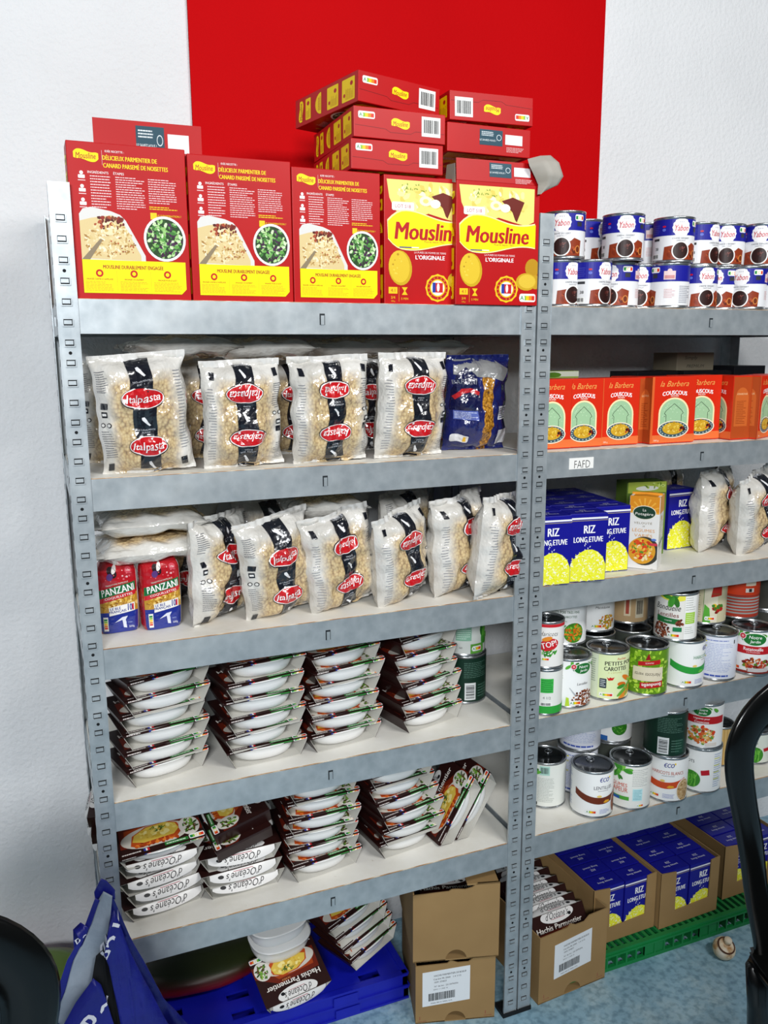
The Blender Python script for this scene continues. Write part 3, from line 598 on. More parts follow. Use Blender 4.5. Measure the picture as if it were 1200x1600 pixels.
def eco_art(name, swc, beans, seed, tcol, xo=0.0):
    def f(r, h):
        a = whole(r, h); rn = random.Random(seed); a.text('€CO', .012+xo, a.H*.87, .0115, '#1E2E8A', w=.024, bold=.03, shear=.15); a.ell(.026+xo, a.H*.91, .002, .003, '#E8C82A', 2, 8)
        a.text(name, .010+xo, a.H*.68, .0085, tcol, w=.0052*len(name), bold=.005); a.lines(-.004+xo, a.H*.59, .026+xo, a.H*.62, 1, '#9A9AA2', rn, 2)
        swoosh(a, a.H*.37, swc, -.055, .06, .017); a.poly([(.014, a.H*.33), (.02, a.H*.38), (.03, a.H*.37), (.032, a.H*.33), (.02, a.H*.31)], '#E0A02A' if beans else '#6AC04A', 3)
        a.ell(.004, a.H*.48, .006, .003, '#E6C86A', 3, 10)
        if beans: a.ell(.058, a.H*.25, .021, .030, '#EDE9E4', 4, 24); a.ell(.058, a.H*.25, .019, .028, beans[0], 4.5, 24); a.blobs(70, .058, a.H*.25, .0165, .025, .0042, beans, rn, 5, .62, .04)
        a.nutri(-.026, .006, .024, .010, 3, 'A'); a.lines(.006, .006, .034, .018, 4, '#4A62B8', rn, 2, .3); a.lines(-.11, a.H*.1, -.07, a.H*.9, 14, '#7A90C8', rn, 2, .25); return a
    return f
def a_nutrition_blue(r, h):
    a = whole(r, h); rn = random.Random(26); a.lines(-.048, a.H*.90, .03, a.H*.94, 1, '#5A70B8', rn)
    for y0, y1 in ((.80, .88), (.68, .76), (.42, .52)):
        a.rect(-.048, a.H*y1-.001, -.025, a.H*y1+.0025, '#C9C22A', 2)
    a.lines(-.048, a.H*.16, .038, a.H*.86, 18, '#8898C8', rn, 2, .22); a.lines(-.048, a.H*.05, .03, a.H*.10, 1, '#3A54B0', rn, 2, .8); a.rect(.042, a.H*.84, .045, a.H*.93, '#1A1A1A', 2); return a
def a_ratatouille(r, h):
    a = whole(r, h); rn = random.Random(27); garden_logo(a, .012, a.H*.83, 1.1); a.rect(-.065, a.H*.47, .075, a.H*.66, '#B81A22', 2); a.text('Ratatouille', .010, a.H*.59, .0085, '#F6EEEE', w=.046, bold=.03, layer=3); a.text('à la Provençale', .010, a.H*.515, .0045, '#F6E0E0', layer=3)
    a.blobs(60, .018, a.H*.22, .034, .016, .0055, ['#A82018', '#C8442A', '#7A1814', '#E0D8C8', '#5A8A2A', '#D07A3A'], rn, 2.4, .7, .03); a.nutri(-.045, .006, .026, .012, 5, 'B'); a.rect(.0, .004, .05, .014, '#D8D0D0', 5); a.rect(-.065, 0, .075, .006, '#8E2A22', 3); info_side(a, -.12, -.08, rn); return a
def a_ratatouille_short(title, sub):
    def f(r, h):
        a = whole(r, h); rn = random.Random(28); garden_logo(a, .0, a.H*.88, .85); a.rect(-.06, a.H*.58, .06, a.H*.76, '#B81A22', 2); a.text(title, 0, a.H*.70, .006, '#F6EEEE', layer=3, bold=.03); a.text(sub, 0, a.H*.62, .006, '#F6EEEE', layer=3, bold=.03)
        a.blobs(90, .0, a.H*.3, .036, .022, .005, ['#C8662A', '#E09A4A', '#A83A1E', '#E6C27A', '#6A9A3A', '#D8401E'], rn, 2.4, .75, .03); a.rect(.012, .004, .04, .013, '#E0D8D0', 6); return a
    return f
def a_top(r, h):
    a = whole(r, h); rn = random.Random(29); a.rect(-a.W/2, a.H*.93, a.W/2, a.H, '#C4202A', 1); a.text('Haricots', .0, a.H*.78, .010, '#2A2A2A', w=.04, shear=.3, bold=-.01)
    a.ell(0, a.H*.52, .022, .014, '#C4202A', 2, 16, .3); a.text('TOP!', 0, a.H*.53, .013, '#F2F0EE', w=.034, rot=.3, bold=.03, layer=3); a.ell(-.004, a.H*.66, .012, .005, '#E08A2A', 2.5, 10, .3); a.blobs(18, .0, a.H*.33, .024, .006, .006, ['#3E9E2E', '#5CB83A', '#2B7E22'], rn, 2, .3); a.nutri(-.02, .014, .022, .008, 3, 'A'); return a
def a_green_info(r, h):
    a = whole(r, h); rn = random.Random(30); a.rect(-a.W/2, 0, a.W/2, a.H*.18, '#2E9E3A', 1); a.rect(-.016, a.H*.5, .012, a.H*.84, '#3CB04A', 2); a.lines(-.014, a.H*.52, .010, a.H*.82, 6, '#1E6E2A', rn, 3, .3); a.text('4 1/2', -.002, a.H*.38, .006, '#7A7A7A'); a.barcode(-.018, a.H*.18, .01, a.H*.27, rn, 3); return a
def a_peas_very_fine(r, h):
    a = whole(r, h); rn = random.Random(31); a.text('PETITS POIS TRÈS FINS', .0, a.H*.72, .0075, '#2E5A3A', w=.068, bold=.02); a.text('JEUNES CAROTTES', .0, a.H*.60, .0075, '#2E5A3A', w=.056, bold=.02); a.text("à l'étuvée", -.004, a.H*.51, .0035, '#5A8A6A')
    a.poly([(-.05, a.H*.32), (.02, a.H*.28), (.02, a.H*.40), (-.05, a.H*.46)], '#2E8A3A', 2); a.ell(.022, a.H*.24, .026, .026, '#E9EAE6', 4, 24); a.ell(.022, a.H*.24, .0245, .0245, '#3E7A1E', 4.4, 24); a.blobs(120, .022, a.H*.24, .022, .022, .0032, ['#5EA02A', '#7ABA3A', '#E07A1E', '#C85A14', '#3E7E1A'], rn, 5, .8, .02); a.lines(-.04, .008, -.012, .02, 3, '#4A62B8', rn); return a
def a_macedoine(r, h):
    a = whole(r, h); rn = random.Random(32); a.blobs(90, .022, a.H*.2, .022, .018, .0035, ['#D89A2A', '#C87A1E', '#8A9A2A', '#E0B84A', '#A84A1A'], rn, 2, .8, .03); a.nutri(-.018, .006, .026, .011, 5, 'A'); a.text('Macédoine', .01, a.H*.55, .006, '#4A4A4A', shear=.2); return a
def a_beige(r, h):
    a = whole(r, h); rn = random.Random(33); a.rect(-a.W/2, 0, a.W/2, a.H, '#B79A72', 1); a.rect(-.008, a.H*.15, .008, a.H*.75, '#D8C8A8', 2); a.rect(-.004, a.H*.2, .004, a.H*.6, '#A84A3A', 3); a.barcode(.02, a.H*.1, .044, a.H*.6, rn, 2, '#C8BFA8'); return a
def a_beige_green(r, h):
    a = whole(r, h); rn = random.Random(34); a.rect(-a.W/2, 0, a.W/2, a.H, '#C9C2A0', 1); a.rect(-.004, 0, .03, a.H, '#DCD6BE', 2); a.poly([(-.004, 0), (.014, 0), (.010, a.H*.35), (-.002, a.H*.45)], '#58A83A', 3); a.rect(-.0045, 0, -.0035, a.H, '#3E7A2E', 3)
    a.poly([(.012, a.H*.62), (.04, a.H*.66), (.04, a.H*.9), (.016, a.H*.86)], '#B02A22', 3); a.text('Mélange', .024, a.H*.7, .006, '#6A5A3A', layer=4, shear=.2); a.blobs(24, .03, a.H*.36, .012, .012, .005, ['#B0281E', '#E0B82A', '#3E7E2A', '#7A1A14'], rn, 4); a.nutri(.0, .006, .024, .010, 5, 'A'); a.lines(-.05, a.H*.1, -.01, a.H*.9, 14, '#8A8468', rn, 2, .3); return a
def a_orange(r, h):
    a = whole(r, h); rn = random.Random(35); a.rect(-a.W/2, 0, a.W/2, a.H, '#9C3222', 1); a.rect(-a.W/2, a.H*.55, a.W/2, a.H, '#D2401E', 2)
    for i in range(6): a.rect(-.05, a.H*(.08+.075*i), .06, a.H*(.08+.075*i)+.004, '#8E9290', 3)
    a.rect(.012, a.H*.62, .034, a.H*.72, '#E0D8D0', 3); a.rect(.02, a.H*.63, .028, a.H*.71, '#2A2A2A', 4); a.rect(.012, a.H*.78, .04, a.H*.95, '#E8D8C0', 3); return a
def a_dark_green(r, h):
    a = whole(r, h); rn = random.Random(36); a.rect(-a.W/2, 0, a.W/2, a.H, '#133024', 1); a.barcode(-.012, a.H*.04, .014, a.H*.44, rn, 3, '#D8DCDC', True); a.lines(-.014, a.H*.55, .05, a.H*.92, 9, '#5E8274', rn, 2, .25); a.lines(.02, a.H*.08, .05, a.H*.4, 5, '#5E8274', rn, 2, .25); a.rect(.03, a.H*.06, .055, a.H*.4, '#1A4030', 2); return a
def a_beans_green(r, h):
    a = whole(r, h); rn = random.Random(37); a.ell(.006, a.H*.28, .024, .024, '#E8ECE4', 3, 24); a.ell(.006, a.H*.28, .0225, .0225, '#3E8A2A', 3.5, 24)
    for i in range(50): t = rn.uniform(-.5, .5); a.ell(.006+rn.uniform(-.012, .012), a.H*.28+rn.uniform(-.013, .013), .0012, .011, rn.choice(['#5EAE3A', '#2E7A1E', '#7AC24A', '#489A2A']), 4+.03*i, 6, t)
    a.poly([(.030, a.H*.4), (.05, a.H*.42), (.048, a.H*.55), (.028, a.H*.52)], '#B81A2A', 3); a.text('HARICOTS', -.01, a.H*.72, .0075, '#3A3A44', w=.045); a.lines(.06, a.H*.1, .085, a.H*.95, 16, '#8AA2C8', rn, 2, .3)
    for k in range(4): a.rect(.06, a.H*(.3+.17*k), .078, a.H*(.3+.17*k)+.002, '#C9D22A', 3)
    a.rect(-.04, .0, -.02, a.H*.2, '#2E62A8', 2); return a
def a_tomato_veg(r, h):
    a = whole(r, h); rn = random.Random(38); a.rect(-.062, a.H*.42, -.022, a.H*.56, '#B81A2A', 3); a.ell(-.001, a.H*.34, .020, .020, '#2E7A1E', 3, 20); a.blobs(24, -.001, a.H*.34, .016, .016, .003, ['#5EAE3A', '#7AC24A'], rn, 4, .3); a.rect(-.06, 0, -.03, a.H*.12, '#2E62A8', 2); a.rect(.028, a.H*.0, .06, a.H, '#F0F0EE', 2); return a
def a_gum(r, h):
    a = whole(r, h); rn = random.Random(39); leafy(a, -.026, a.H*.9, rn, 1.3, 2); leafy(a, -.034, a.H*.75, rn, .8, 2); a.text('LÉGUMES', -.036, a.H*.55, .012, '#C8503A', w=.05, bold=.01); a.text('VAPEUR', -.032, a.H*.42, .012, '#C8503A', w=.045, bold=.01)
    a.rect(-.05, a.H*.18, -.006, a.H*.27, '#4EA03A', 3); a.rect(-.05, a.H*.18, -.028, a.H*.25, '#2A5AA0', 3.5); a.rect(.002, a.H*.18, .026, a.H*.47, '#B8E0E4', 2); a.lines(.004, a.H*.2, .024, a.H*.45, 7, '#5A9AA8', rn, 3, .3); a.lines(.0, a.H*.52, .04, a.H*.95, 10, '#A0A4A4', rn, 2, .25); a.nutri(.012, .003, .018, .008, 3); return a
def a_herb(r, h):
    a = whole(r, h); rn = random.Random(40); leafy(a, -.02, a.H*.78, rn, 1.2, 2); leafy(a, -.024, a.H*.6, rn, 1.1, 2); leafy(a, -.026, a.H*.15, rn, .9, 2)
    a.barcode(.0, a.H*.76, .024, a.H*.98, rn, 2, '#A8D0C4'); a.lines(-.004, a.H*.1, .036, a.H*.70, 16, '#9AA09C', rn, 2, .25); a.rect(-.008, .002, -.004, .01, '#1A1A1A', 2); return a
def a_green_table(r, h):
    a = whole(r, h); rn = random.Random(41); a.rect(-.020, a.H*.30, .016, a.H*.72, '#8AB89E', 2); a.lines(-.018, a.H*.33, .014, a.H*.70, 8, '#D8ECE0', rn, 3, .3); a.lines(-.018, a.H*.82, .02, a.H*.9, 2, '#9AA09C', rn); leafy(a, .048, a.H*.4, rn, 1.6, 2); a.rect(.014, 0, .05, a.H*.22, '#5A9A3A', 3); a.nutri(.018, .006, .024, .012, 5, 'A'); a.text('60', -.008, a.H*.14, .005, '#4A4A4A'); return a
def a_red_top(r, h):
    a = whole(r, h); rn = random.Random(42); a.rect(-a.W/2, a.H*.62, a.W/2, a.H*.9, '#B02A26', 2); a.rect(-.01, a.H*.14, .0, a.H*.3, '#B02A26', 2); a.text('80', .012, a.H*.22, .007, '#4A5A8A', bold=.03); return a
def a_grey(r, h):
    a = whole(r, h); rn = random.Random(43); a.rect(-a.W/2, 0, a.W/2, a.H, '#9AA2A0', 1); a.lines(-.05, a.H*.3, .05, a.H*.95, 14, '#6E7674', rn, 2, .3); a.barcode(-.02, a.H*.04, .04, a.H*.25, rn, 2, '#7E9A90'); return a
def a_pasta_jar(r, h):
    a = whole(r, h); rn = random.Random(44); a.rect(-a.W/2, 0, a.W/2, a.H, '#C9A86A', 1)
    for i in range(30): x = -a.W/2+a.W*i/30; a.rect(x, 0, x+.002, a.H, '#B08A4A', 2)
    a.ell(-.012, a.H*.75, .016, .022, '#6A3A22', 3, 18); a.blobs(24, -.012, a.H*.75, .013, .018, .003, ['#8A4A2A', '#4A2414', '#A8683A'], rn, 4); a.rect(-.01, a.H*.08, .004, a.H*.34, '#E0D8C8', 3)
    for k, c in enumerate(['#0B8043', '#86BC3A', '#F3C614', '#E88420', '#D9321E']): a.rect(-.006, a.H*(.28-.04*k), .0, a.H*(.31-.04*k), c, 4)
    return a

# ------------------------------------------------------------ pillow packets
def pillow(w, h, d, seed, wr=1.0):
    def surf(u, v, side):
        """u,v in 0..1, side -1 front / +1 back"""
        a = 2*u-1; b = 2*v-1
        fb = max(0, 1-abs(b/.93)**3.2)**.5 if abs(b) < .93 else 0
        fa = max(0, 1-abs(a)**2.8)**.5
        sag = 1.0+.18*(1-v)-.05
        t = d/2*fa*fb*sag
        ww = w*(1-.07*fb*(1-.3*abs(b)))
        x = a*ww/2; z = v*h
        n = noise.noise(Vector((a*2.2+seed*7.1, b*2.6, side*1.7+seed)))*.012*wr + noise.noise(Vector((a*6+seed, b*5.5, side*3.1)))*.005*wr
        edge = (1-abs(a)**6)
        y = side*(t+.0001) + n*edge*(1 if fb > 0 else .5)*side*-1 + .006*wr*noise.noise(Vector((a*1.5, seed*3.3, b)))
        x += .006*wr*noise.noise(Vector((b*3+seed, a, 2.2))); z += .005*wr*noise.noise(Vector((a*3+seed, b, 5.2)))*(abs(b) > .5)
        return Vector((x, y, z))
    return surf
def bag_mesh(key, w, h, d, seed, art, film, wr=1.0, nu=34, nv=42):
    if key in MESH: return MESH[key]
    S = pillow(w, h, d, seed, wr); mb = MB()
    mb.grid(lambda u, v: S(1-u, v, 1), nu, nv, film); mb.grid(lambda u, v: S(u, v, -1), nu, nv, film)
    if art:
        def fn(x, y, l):
            u = x/w+.5; v = y/h; p = S(u, v, -1); e = .01; du = S(min(1, u+e), v, -1)-S(max(0, u-e), v, -1); dv = S(u, min(1, v+e), -1)-S(u, max(0, v-e), -1)
            n = du.cross(dv); n = n.normalized() if n.length > 0 else Vector((0, -1, 0))
            if n.y > 0: n = -n
            return p + n*(.0009+.00042*l)
        mb.art(art, fn, sx=.0065, sz=.0065, film=True)
    mb.uv = lambda co: (min(1, max(0, co.x/w+.5)), min(1, max(0, co.z/h)))
    body = mb.mesh('packet_body')
    sm = []
    for v0, v1 in ((-.035, .035), (.965, 1.03)):
        s = MB()
        def sf(u, v, v0=v0, v1=v1):
            p = S(u, min(1, max(0, v0+(v1-v0)*v)), -1); return Vector((p.x, p.y+.0015*sin(u*60)+.003*sin(u*9+seed), h*(max(0,v0)+(v1-max(0,v0))*v) if v0 > .5 else h*.035*v))
        s.grid(sf, 40, 3, glossy_ink('#D8D6D2') if film is film_pale else glossy_ink('#1A2264')); s.grid(lambda u, v: sf(1-u, v)+Vector((0, .0012, 0)), 40, 3, glossy_ink('#C9C7C2'))
        sm.append(s.mesh('seal'))
    MESH[key] = (body, sm); return MESH[key]
def put_bag(data, label, loc, rot, group, name='pasta_packet', cat='pasta packet'):
    t = thing(name, label, cat, loc, rot, group); link('packet_body', data[0], t)
    for s in data[1]: link('seal', s, t)
    return t
BW, BH, BD = .162, .203, .078
def bag_art(seed=0):
    a = Art(BW*.985, BH*.985); rn = random.Random(50+seed); K = '#14161F'; s = .004*seed
    n = 10
    a.rect(-.019, .002, .019, .199, K, 1)
    for cy in (.052, .135):
        a.ell(.0, cy, .0365, .0185, '#2A0A0E', 2, 30); a.ell(.0, cy+.0005, .0350, .0172, '#F0ECEA', 2.6, 30); a.ell(.0, cy+.0005, .0332, .0156, '#C4161E', 3.2, 30)
        a.text('Italpasta', 0, cy-.001, .0175, '#F6F2F2', w=.056, shear=.35, bold=.012, layer=4)
    for cy in (.095, .178, .018):
        boot = [(-.004, .008), (.0, .009), (.003, .004), (.005, -.001), (.009, -.006), (.006, -.0075), (.003, -.005), (-.001, .0), (-.004, .004)]
        a.poly([(x, y+cy) for x, y in boot], '#E8E8EA', 2); a.text('NATURALMENTE', 0, cy-.014, .0028, '#C8CAD0', w=.03, layer=2); a.text('BUONA', 0, cy-.0185, .0028, '#C8CAD0', layer=2)
    a.rect(-.073, .120, -.061, .131, K, 1); a.rect(-.072, .106, -.062, .116, K, 1); a.rect(-.0705, .109, -.0635, .113, '#E4E4E2', 2)
    for x in (-.072, -.061): a.ell(x, .093, .0042, .0042, K, 1, 14); a.ell(x, .093, .0028, .0028, '#DDDBD6', 2, 12)
    a.lines(-.075, .035, -.057, .084, 12, '#6A6A70', rn, 1, .3); a.lines(-.075, .148, -.055, .185, 10, '#6A6A70', rn, 1, .3); a.rect(-.072, .010, -.062, .024, K, 1)
    a.lines(.060, .04, .074, .18, 26, '#8A8A90', rn, 1, .25); a.rect(.058, .012, .068, .026, K, 1); return a

# ------------------------------------------------------------ ready-meal packs
TW, TD, TH = .166, .114, .0340
def meal_top_art():
    a = Art(TW-.001, TD-.001); rn = random.Random(60); BR = '#2A1210'
    a.rect(-TW/2, 0, TW/2, TD, BR, .3); a.poly([(-.074, .02), (.083, .02), (.083, .045), (.03, .075), (-.07, .07)], '#6A2010', .8); a.poly([(-.064, .03), (.06, .03), (.03, .064), (-.06, .06)], '#A03E16', 1.2)
    a.text('Hachis Parmentier', .0, .079, .0125, '#EFE9E2', w=.135, bold=.03, layer=3); a.text('DE BŒUF', .015, .069, .0035, '#E0A060', layer=3)
    a.ell(-.005, .034, .066, .026, '#C9C3B8', 2, 34)
    a.poly([(-.055, .022), (-.040, .014), (.03, .016), (.045, .03), (.04, .05), (.02, .06), (-.02, .058), (-.048, .044)], '#B84A18', 2.6)
    a.blobs(50, -.005, .019, .046, .005, .004, ['#C85A1E', '#8E2E10', '#DE7A2A', '#A83E14'], rn, 3, .8, .03)
    a.poly([(-.050, .030), (-.03, .023), (.028, .025), (.04, .036), (.036, .050), (.018, .058), (-.018, .056), (-.044, .044)], '#D8B84A', 4)
    a.blobs(60, -.004, .042, .038, .013, .005, ['#E2CC6A', '#CBA63A', '#EADB92', '#D4B650'], rn, 4.5, .7, .03); a.blobs(22, 0, .047, .016, .006, .004, ['#3E5A22', '#5A7A2E', '#2E4418'], rn, 7, .25)
    a.ell(.06, .034, .020, .022, '#D9D4CC', 5, 22); a.blobs(40, .06, .036, .015, .016, .005, ['#3E6A22', '#6A9A3A', '#8AB04A', '#5A3A1E', '#2E4A18'], rn, 5.6, .4, .03)
    a.rect(-TW/2, 0, TW/2, .010, BR, 8); a.rect(.005, .002, .050, .009, '#2E7A36', 9); a.lines(.008, .003, .047, .008, 1, '#C8E0C8', rn, 10, .5); a.nutri(.052, .001, .030, .011, 9, 'C')
    a.rect(-.035, .003, -.031, .009, '#2A3A9A', 9); a.rect(-.031, .003, -.028, .009, '#F0F0F0', 9); a.rect(-.028, .003, -.024, .009, '#C8202A', 9); a.lines(-.075, .003, -.04, .008, 1, '#D8D0CC', rn, 9, .5)
    oval = [(.045*cos(t)*1.1, .104+.017*sin(t)) for t in [2*pi*k/28 for k in range(28)]]
    a.poly(oval, '#E6E4E2', 9); a.text("d'Océane's", 0, .105, .016, '#1A1A1E', w=.068, shear=.3, bold=.008, layer=10); a.rect(-.02, .0955, .02, .0965, '#A8324A', 10); a.ell(.036, .098, .005, .004, '#1A1A1E', 10, 10)
    return a
def meal_lip_art():
    a = Art(.130, .022); a.text("d'Océane's", 0, .011, .014, '#1A1A1E', w=.072, shear=.3, bold=.008, layer=1); a.ell(.046, .008, .006, .004, '#1A1A1E', 1, 10); a.rect(-.02, .002, .02, .003, '#A8324A', 1); return a
def meal_meshes():
    if 'meal' in MESH: return MESH['meal']
    rn = random.Random(61); BR = M('#2A1210', .4, coat=.1)
    out = MB(); t = .0007; w, d, h = TW/2, TD/2, TH; bw = w*.80
    # top card, sloping ends, bottom card: brown outside, grey board inside
    out.box(-w, w, -d, d, h-t, h, BR); out.box(-w+.001, w-.001, -d+.0003, d-.0003, h-2*t, h-t, tray_in)
    for sgn in (-1, 1):
        for off, m in ((0, BR), (-.0008, tray_in)):
            x0 = sgn*(w+off); x1 = sgn*(bw+off); xm = sgn*(w*.97+off)
            q = [(x1, 0), (xm, h*.8), (x0, h), (x0-sgn*.0006, h), (xm-sgn*.0006, h*.8), (x1-sgn*.0006, 0)]
            out.prism(q if sgn > 0 else q[::-1], -d, d, m)
    out.box(-bw, bw, -d*1.0, d*1.0, 0, t, tray_in)
    # front lip below the printed face
    lip = Art(TW-.002, .004); lip.rect(-TW/2, 0, TW/2, .006, '#2A1210', .3); lip.rect(.005, .001, .05, .005, '#2E7A36', 1); lip.nutri(.052, .0005, .028, .005, 1, 'C'); lip.rect(-.035, .001, -.031, .005, '#2A3A9A', 1); lip.rect(-.028, .001, -.024, .005, '#C8202A', 1); lip.lines(-.076, .001, -.04, .005, 1, '#D8D0CC', rn, 1, .6)
    out.box(-w*.99, w*.99, -d-.0008, -d, h-.0042, h, BR); out.art(lip, face_map((0, -d-.0008, h-.0041), (1, 0, 0), (0, 0, 1), (0, -1, 0)))
    out.art(get('mt', meal_top_art), face_map((0, -d+.0005, h), (1, 0, 0), (0, 1, 0), (0, 0, 1)))
    # white oval tongue folded down at the back, name upside down when seen from there
    la = get('ml', meal_lip_art)
    def tongue(u, v):
        x = (u-.5)*.134; e = sqrt(max(0, 1-(x/.070)**2)); return Vector((x, d+.0008+.012*e*sin(v*1.4), h-.001-.021*v*e**.6))
    wm = M('#E6E4E2', .4, coat=.1)
    out.grid(tongue, 20, 5, wm); out.grid(lambda u, v: tongue(1-u, v)-Vector((0, .0008, 0)), 20, 5, tray_in)
    def lf(x, y, l):
        p = tongue(x/.134+.5, min(1, max(0, (y)/.022))); return p+Vector((0, .0006+EPS*l, .0001))
    out.art(la, lf, sx=.006)
    sleeve = out.mesh('card_sleeve')
    di = MB(); n = 48; prof = []
    rim = h-.0022
    for k, z in ((.66, .0012), (.76, .0022), (.85, .006), (.91, .013), (.95, .021), (.955, rim-.002), (1.0, rim-.001), (1.0, rim), (.94, rim)):
        prof.append((k, z))
    vs = []
    for k, z in prof:
        for i in range(n):
            a = 2*pi*i/n; ca, sa = cos(a), sin(a); ex = 2.5
            rr = 1/((abs(ca)**ex+abs(sa)**ex)**(1/ex)); vs.append((.068*k*rr*ca, .0605*k*rr*sa-.0015, z))
    fs = [(j*n+i, j*n+(i+1) % n, (j+1)*n+(i+1) % n, (j+1)*n+i) for j in range(len(prof)-1) for i in range(n)] + [tuple(range(n-1, -1, -1)), tuple((len(prof)-1)*n+i for i in range(n))]
    di.add(vs, fs, dish_m, True); MESH['meal'] = (sleeve, di.mesh('dish')); return MESH['meal']
def meal(label, loc, rot, group, sc=1.0, zs=1.0):
    s, d = meal_meshes(); t = thing('ready_meal', label, 'ready meal', loc, rot, group); link('card_sleeve', s, t); link('dish', d, t)
    t.scale = (sc, sc, sc*zs)
    return t
ORD = ['lowest', 'second from bottom', 'third from bottom', 'fourth from bottom', 'fifth from bottom', 'sixth from bottom', 'seventh from bottom', 'eighth from bottom']

# ================================================================ THE ROOM
def plane(x0, x1, y0, y1, z0, z1, m, name):
    mb = MB(); mb.box(x0, x1, y0, y1, z0, z1, m); return struct(name, mb.mesh(name))
plane(-3.2, 4.5, .42, .52, 0, 3.0, wall_m, 'wall_back')
plane(-3.2, 4.5, -4.2, .52, -.1, 0, floor_m, 'floor')
plane(.307, 1.337, .412, .4195, 1.60, 3.0, red_m, 'trim_1')

# ================================================================ SHELVING
def upright_mesh(height, mirror, flipy):
    """L-section post with pressed tabs and bolt holes; corner at the origin"""
    k = ('up', mirror, flipy)
    if k in MESH: return MESH[k]
    mb = MB(); sx = -1 if mirror else 1; sy = -1 if flipy else 1; f = .0332; t = .0018
    def bx(x0, x1, y0, y1, z0, z1, m=galv): 
        X = sorted((sx*x0, sx*x1)); Y = sorted((sy*y0, sy*y1)); mb.box(X[0], X[1], Y[0], Y[1], z0, z1, m)
    bx(0, f, 0, t, .004, height); bx(0, t, t, f, .004, height)
    bx(f-.0012, f, -.0008, t+.002, .004, height); bx(0, .002, -.0009, 0, .004, height)
    dark = M('#0E1114', .7); n = int((height-.03)/.0325)
    for i in range(n):
        z = .03+i*.0325
        for fl in (0, 1):
            def put(a0, a1, d0, d1, z0, z1, m):
                if fl == 0: bx(a0, a1, -d1, -d0, z0, z1, m)
                else: bx(-d1, -d0, a0, a1, z0, z1, m)
            put(.009, .0238, 0, .0003, z-.001, z+.0106, dark)                    # slot
            if fl: continue
            put(.0096, .0215, .0002, .0019, z+.0026, z+.0088, galv)          # pressed tab
            put(.008, .0245, 0, .0022, z-.0014, z+.0004, galv)              # bright lower edge
            put(.0228, .0245, 0, .0022, z, z+.010, galv)
            if i % 4 == 2:
                c = .016; zc = z+.0215
                pts = [(c+.0028*cos(2*pi*q/10), zc+.0028*sin(2*pi*q/10)) for q in range(10)]
                if fl == 0: mb.prism([(sx*p[0], p[1]) for p in pts], sy*-.0004, 0, dark)
                else: mb.add([(sx*-.0004, sy*p[0], p[1]) for p in pts], [tuple(range(10))], dark)
    MESH[k] = mb.mesh('upright'); return MESH[k]
def beam_mesh(length):
    k = ('beam', length)
    if k in MESH: return MESH[k]
    mb = MB(); h = .0555
    mb.box(0, length, 0, .0016, 0, h, galv); mb.box(0, length, .0016, .011, h-.0016, h, galv) ; mb.box(0, length, .0016, .022, .018, .0196, galv); mb.box(0, length, .0016, .012, 0, .0016, galv)
    c = length/2; dk = M('#20262A', .6)
    mb.box(c-.005, c+.005, -.0003, 0, h*.30, h*.66, dk); mb.box(c-.003, c+.0035, -.0016, -.0002, h*.30, h*.60, galv)
    MESH[k] = mb.mesh('shelf_beam'); return MESH[k]
def shelving(x0, tops, label):
    W, D, H = .9, .4, 1.812
    t = thing('shelving_unit', label, 'shelving unit', (x0, 0, 0), (0, 0, 0), 'galvanised shelving units along the wall')
    for mx_, my_ in ((0, 0), (1, 0), (0, 1), (1, 1)):
        o = link('upright', upright_mesh(H, mx_, my_), t, loc=(W if mx_ else 0, D if my_ else 0, 0))
        f = MB(); f.box(*((-.002, .036) if not mx_ else (-.036, .002)), *((-.003, .036) if not my_ else (-.036, .003)), 0, .010, M('#16181A', .6)); link('foot', f.mesh('foot'), o, label='black plastic foot')
    for z in tops:
        zb = z-.0565
        link('shelf_beam', beam_mesh(W-.004), t, loc=(.002, .0022, zb))
        link('shelf_beam', beam_mesh(W-.004), t, loc=(W-.002, D-.0022, zb), rot=(0, 0, pi))
        link('shelf_beam', beam_mesh(D-.010), t, loc=(.0022, D-.005, zb), rot=(0, 0, -pi/2))
        link('shelf_beam', beam_mesh(D-.010), t, loc=(W-.0022, .005, zb), rot=(0, 0, pi/2))
        b = MB(); b.box(.005, W-.005, .006, D-.006, z-.006, z, board_m); b.box(.034, W-.034, .0045, .0062, z-.004, z-.0002, edge_m); link('shelf_board', b.mesh('shelf_board'), t, loc=(0, 0, 0))
    return t
LZ = [1.634, 1.337, 1.033, .737, .451]; RZ = [1.634, 1.337, 1.045, .740, .452]
shelving(0.0, LZ, 'left galvanised metal shelving unit with five white boards, pasta and ready meals')
ru = shelving(.904, RZ, 'right galvanised metal shelving unit with five white boards, mostly tins')
mb = MB(); mb.box(-.031, .031, -.0006, 0, 0, .024, M('#E9E8E4', .7))
a = Art(.062, .024); a.text('FAFD', .002, .010, .016, '#1E1E22', w=.040, bold=-.012, layer=1); mb.art(a, face_map((0, -.0006, 0), (1, 0, 0), (0, 0, 1), (0, -1, 0)))
link('shelf_label', mb.mesh('shelf_label'), ru, label='white paper strip with handwritten capitals', loc=(.121, .0018, 1.297), rot=(0, 0, 0))

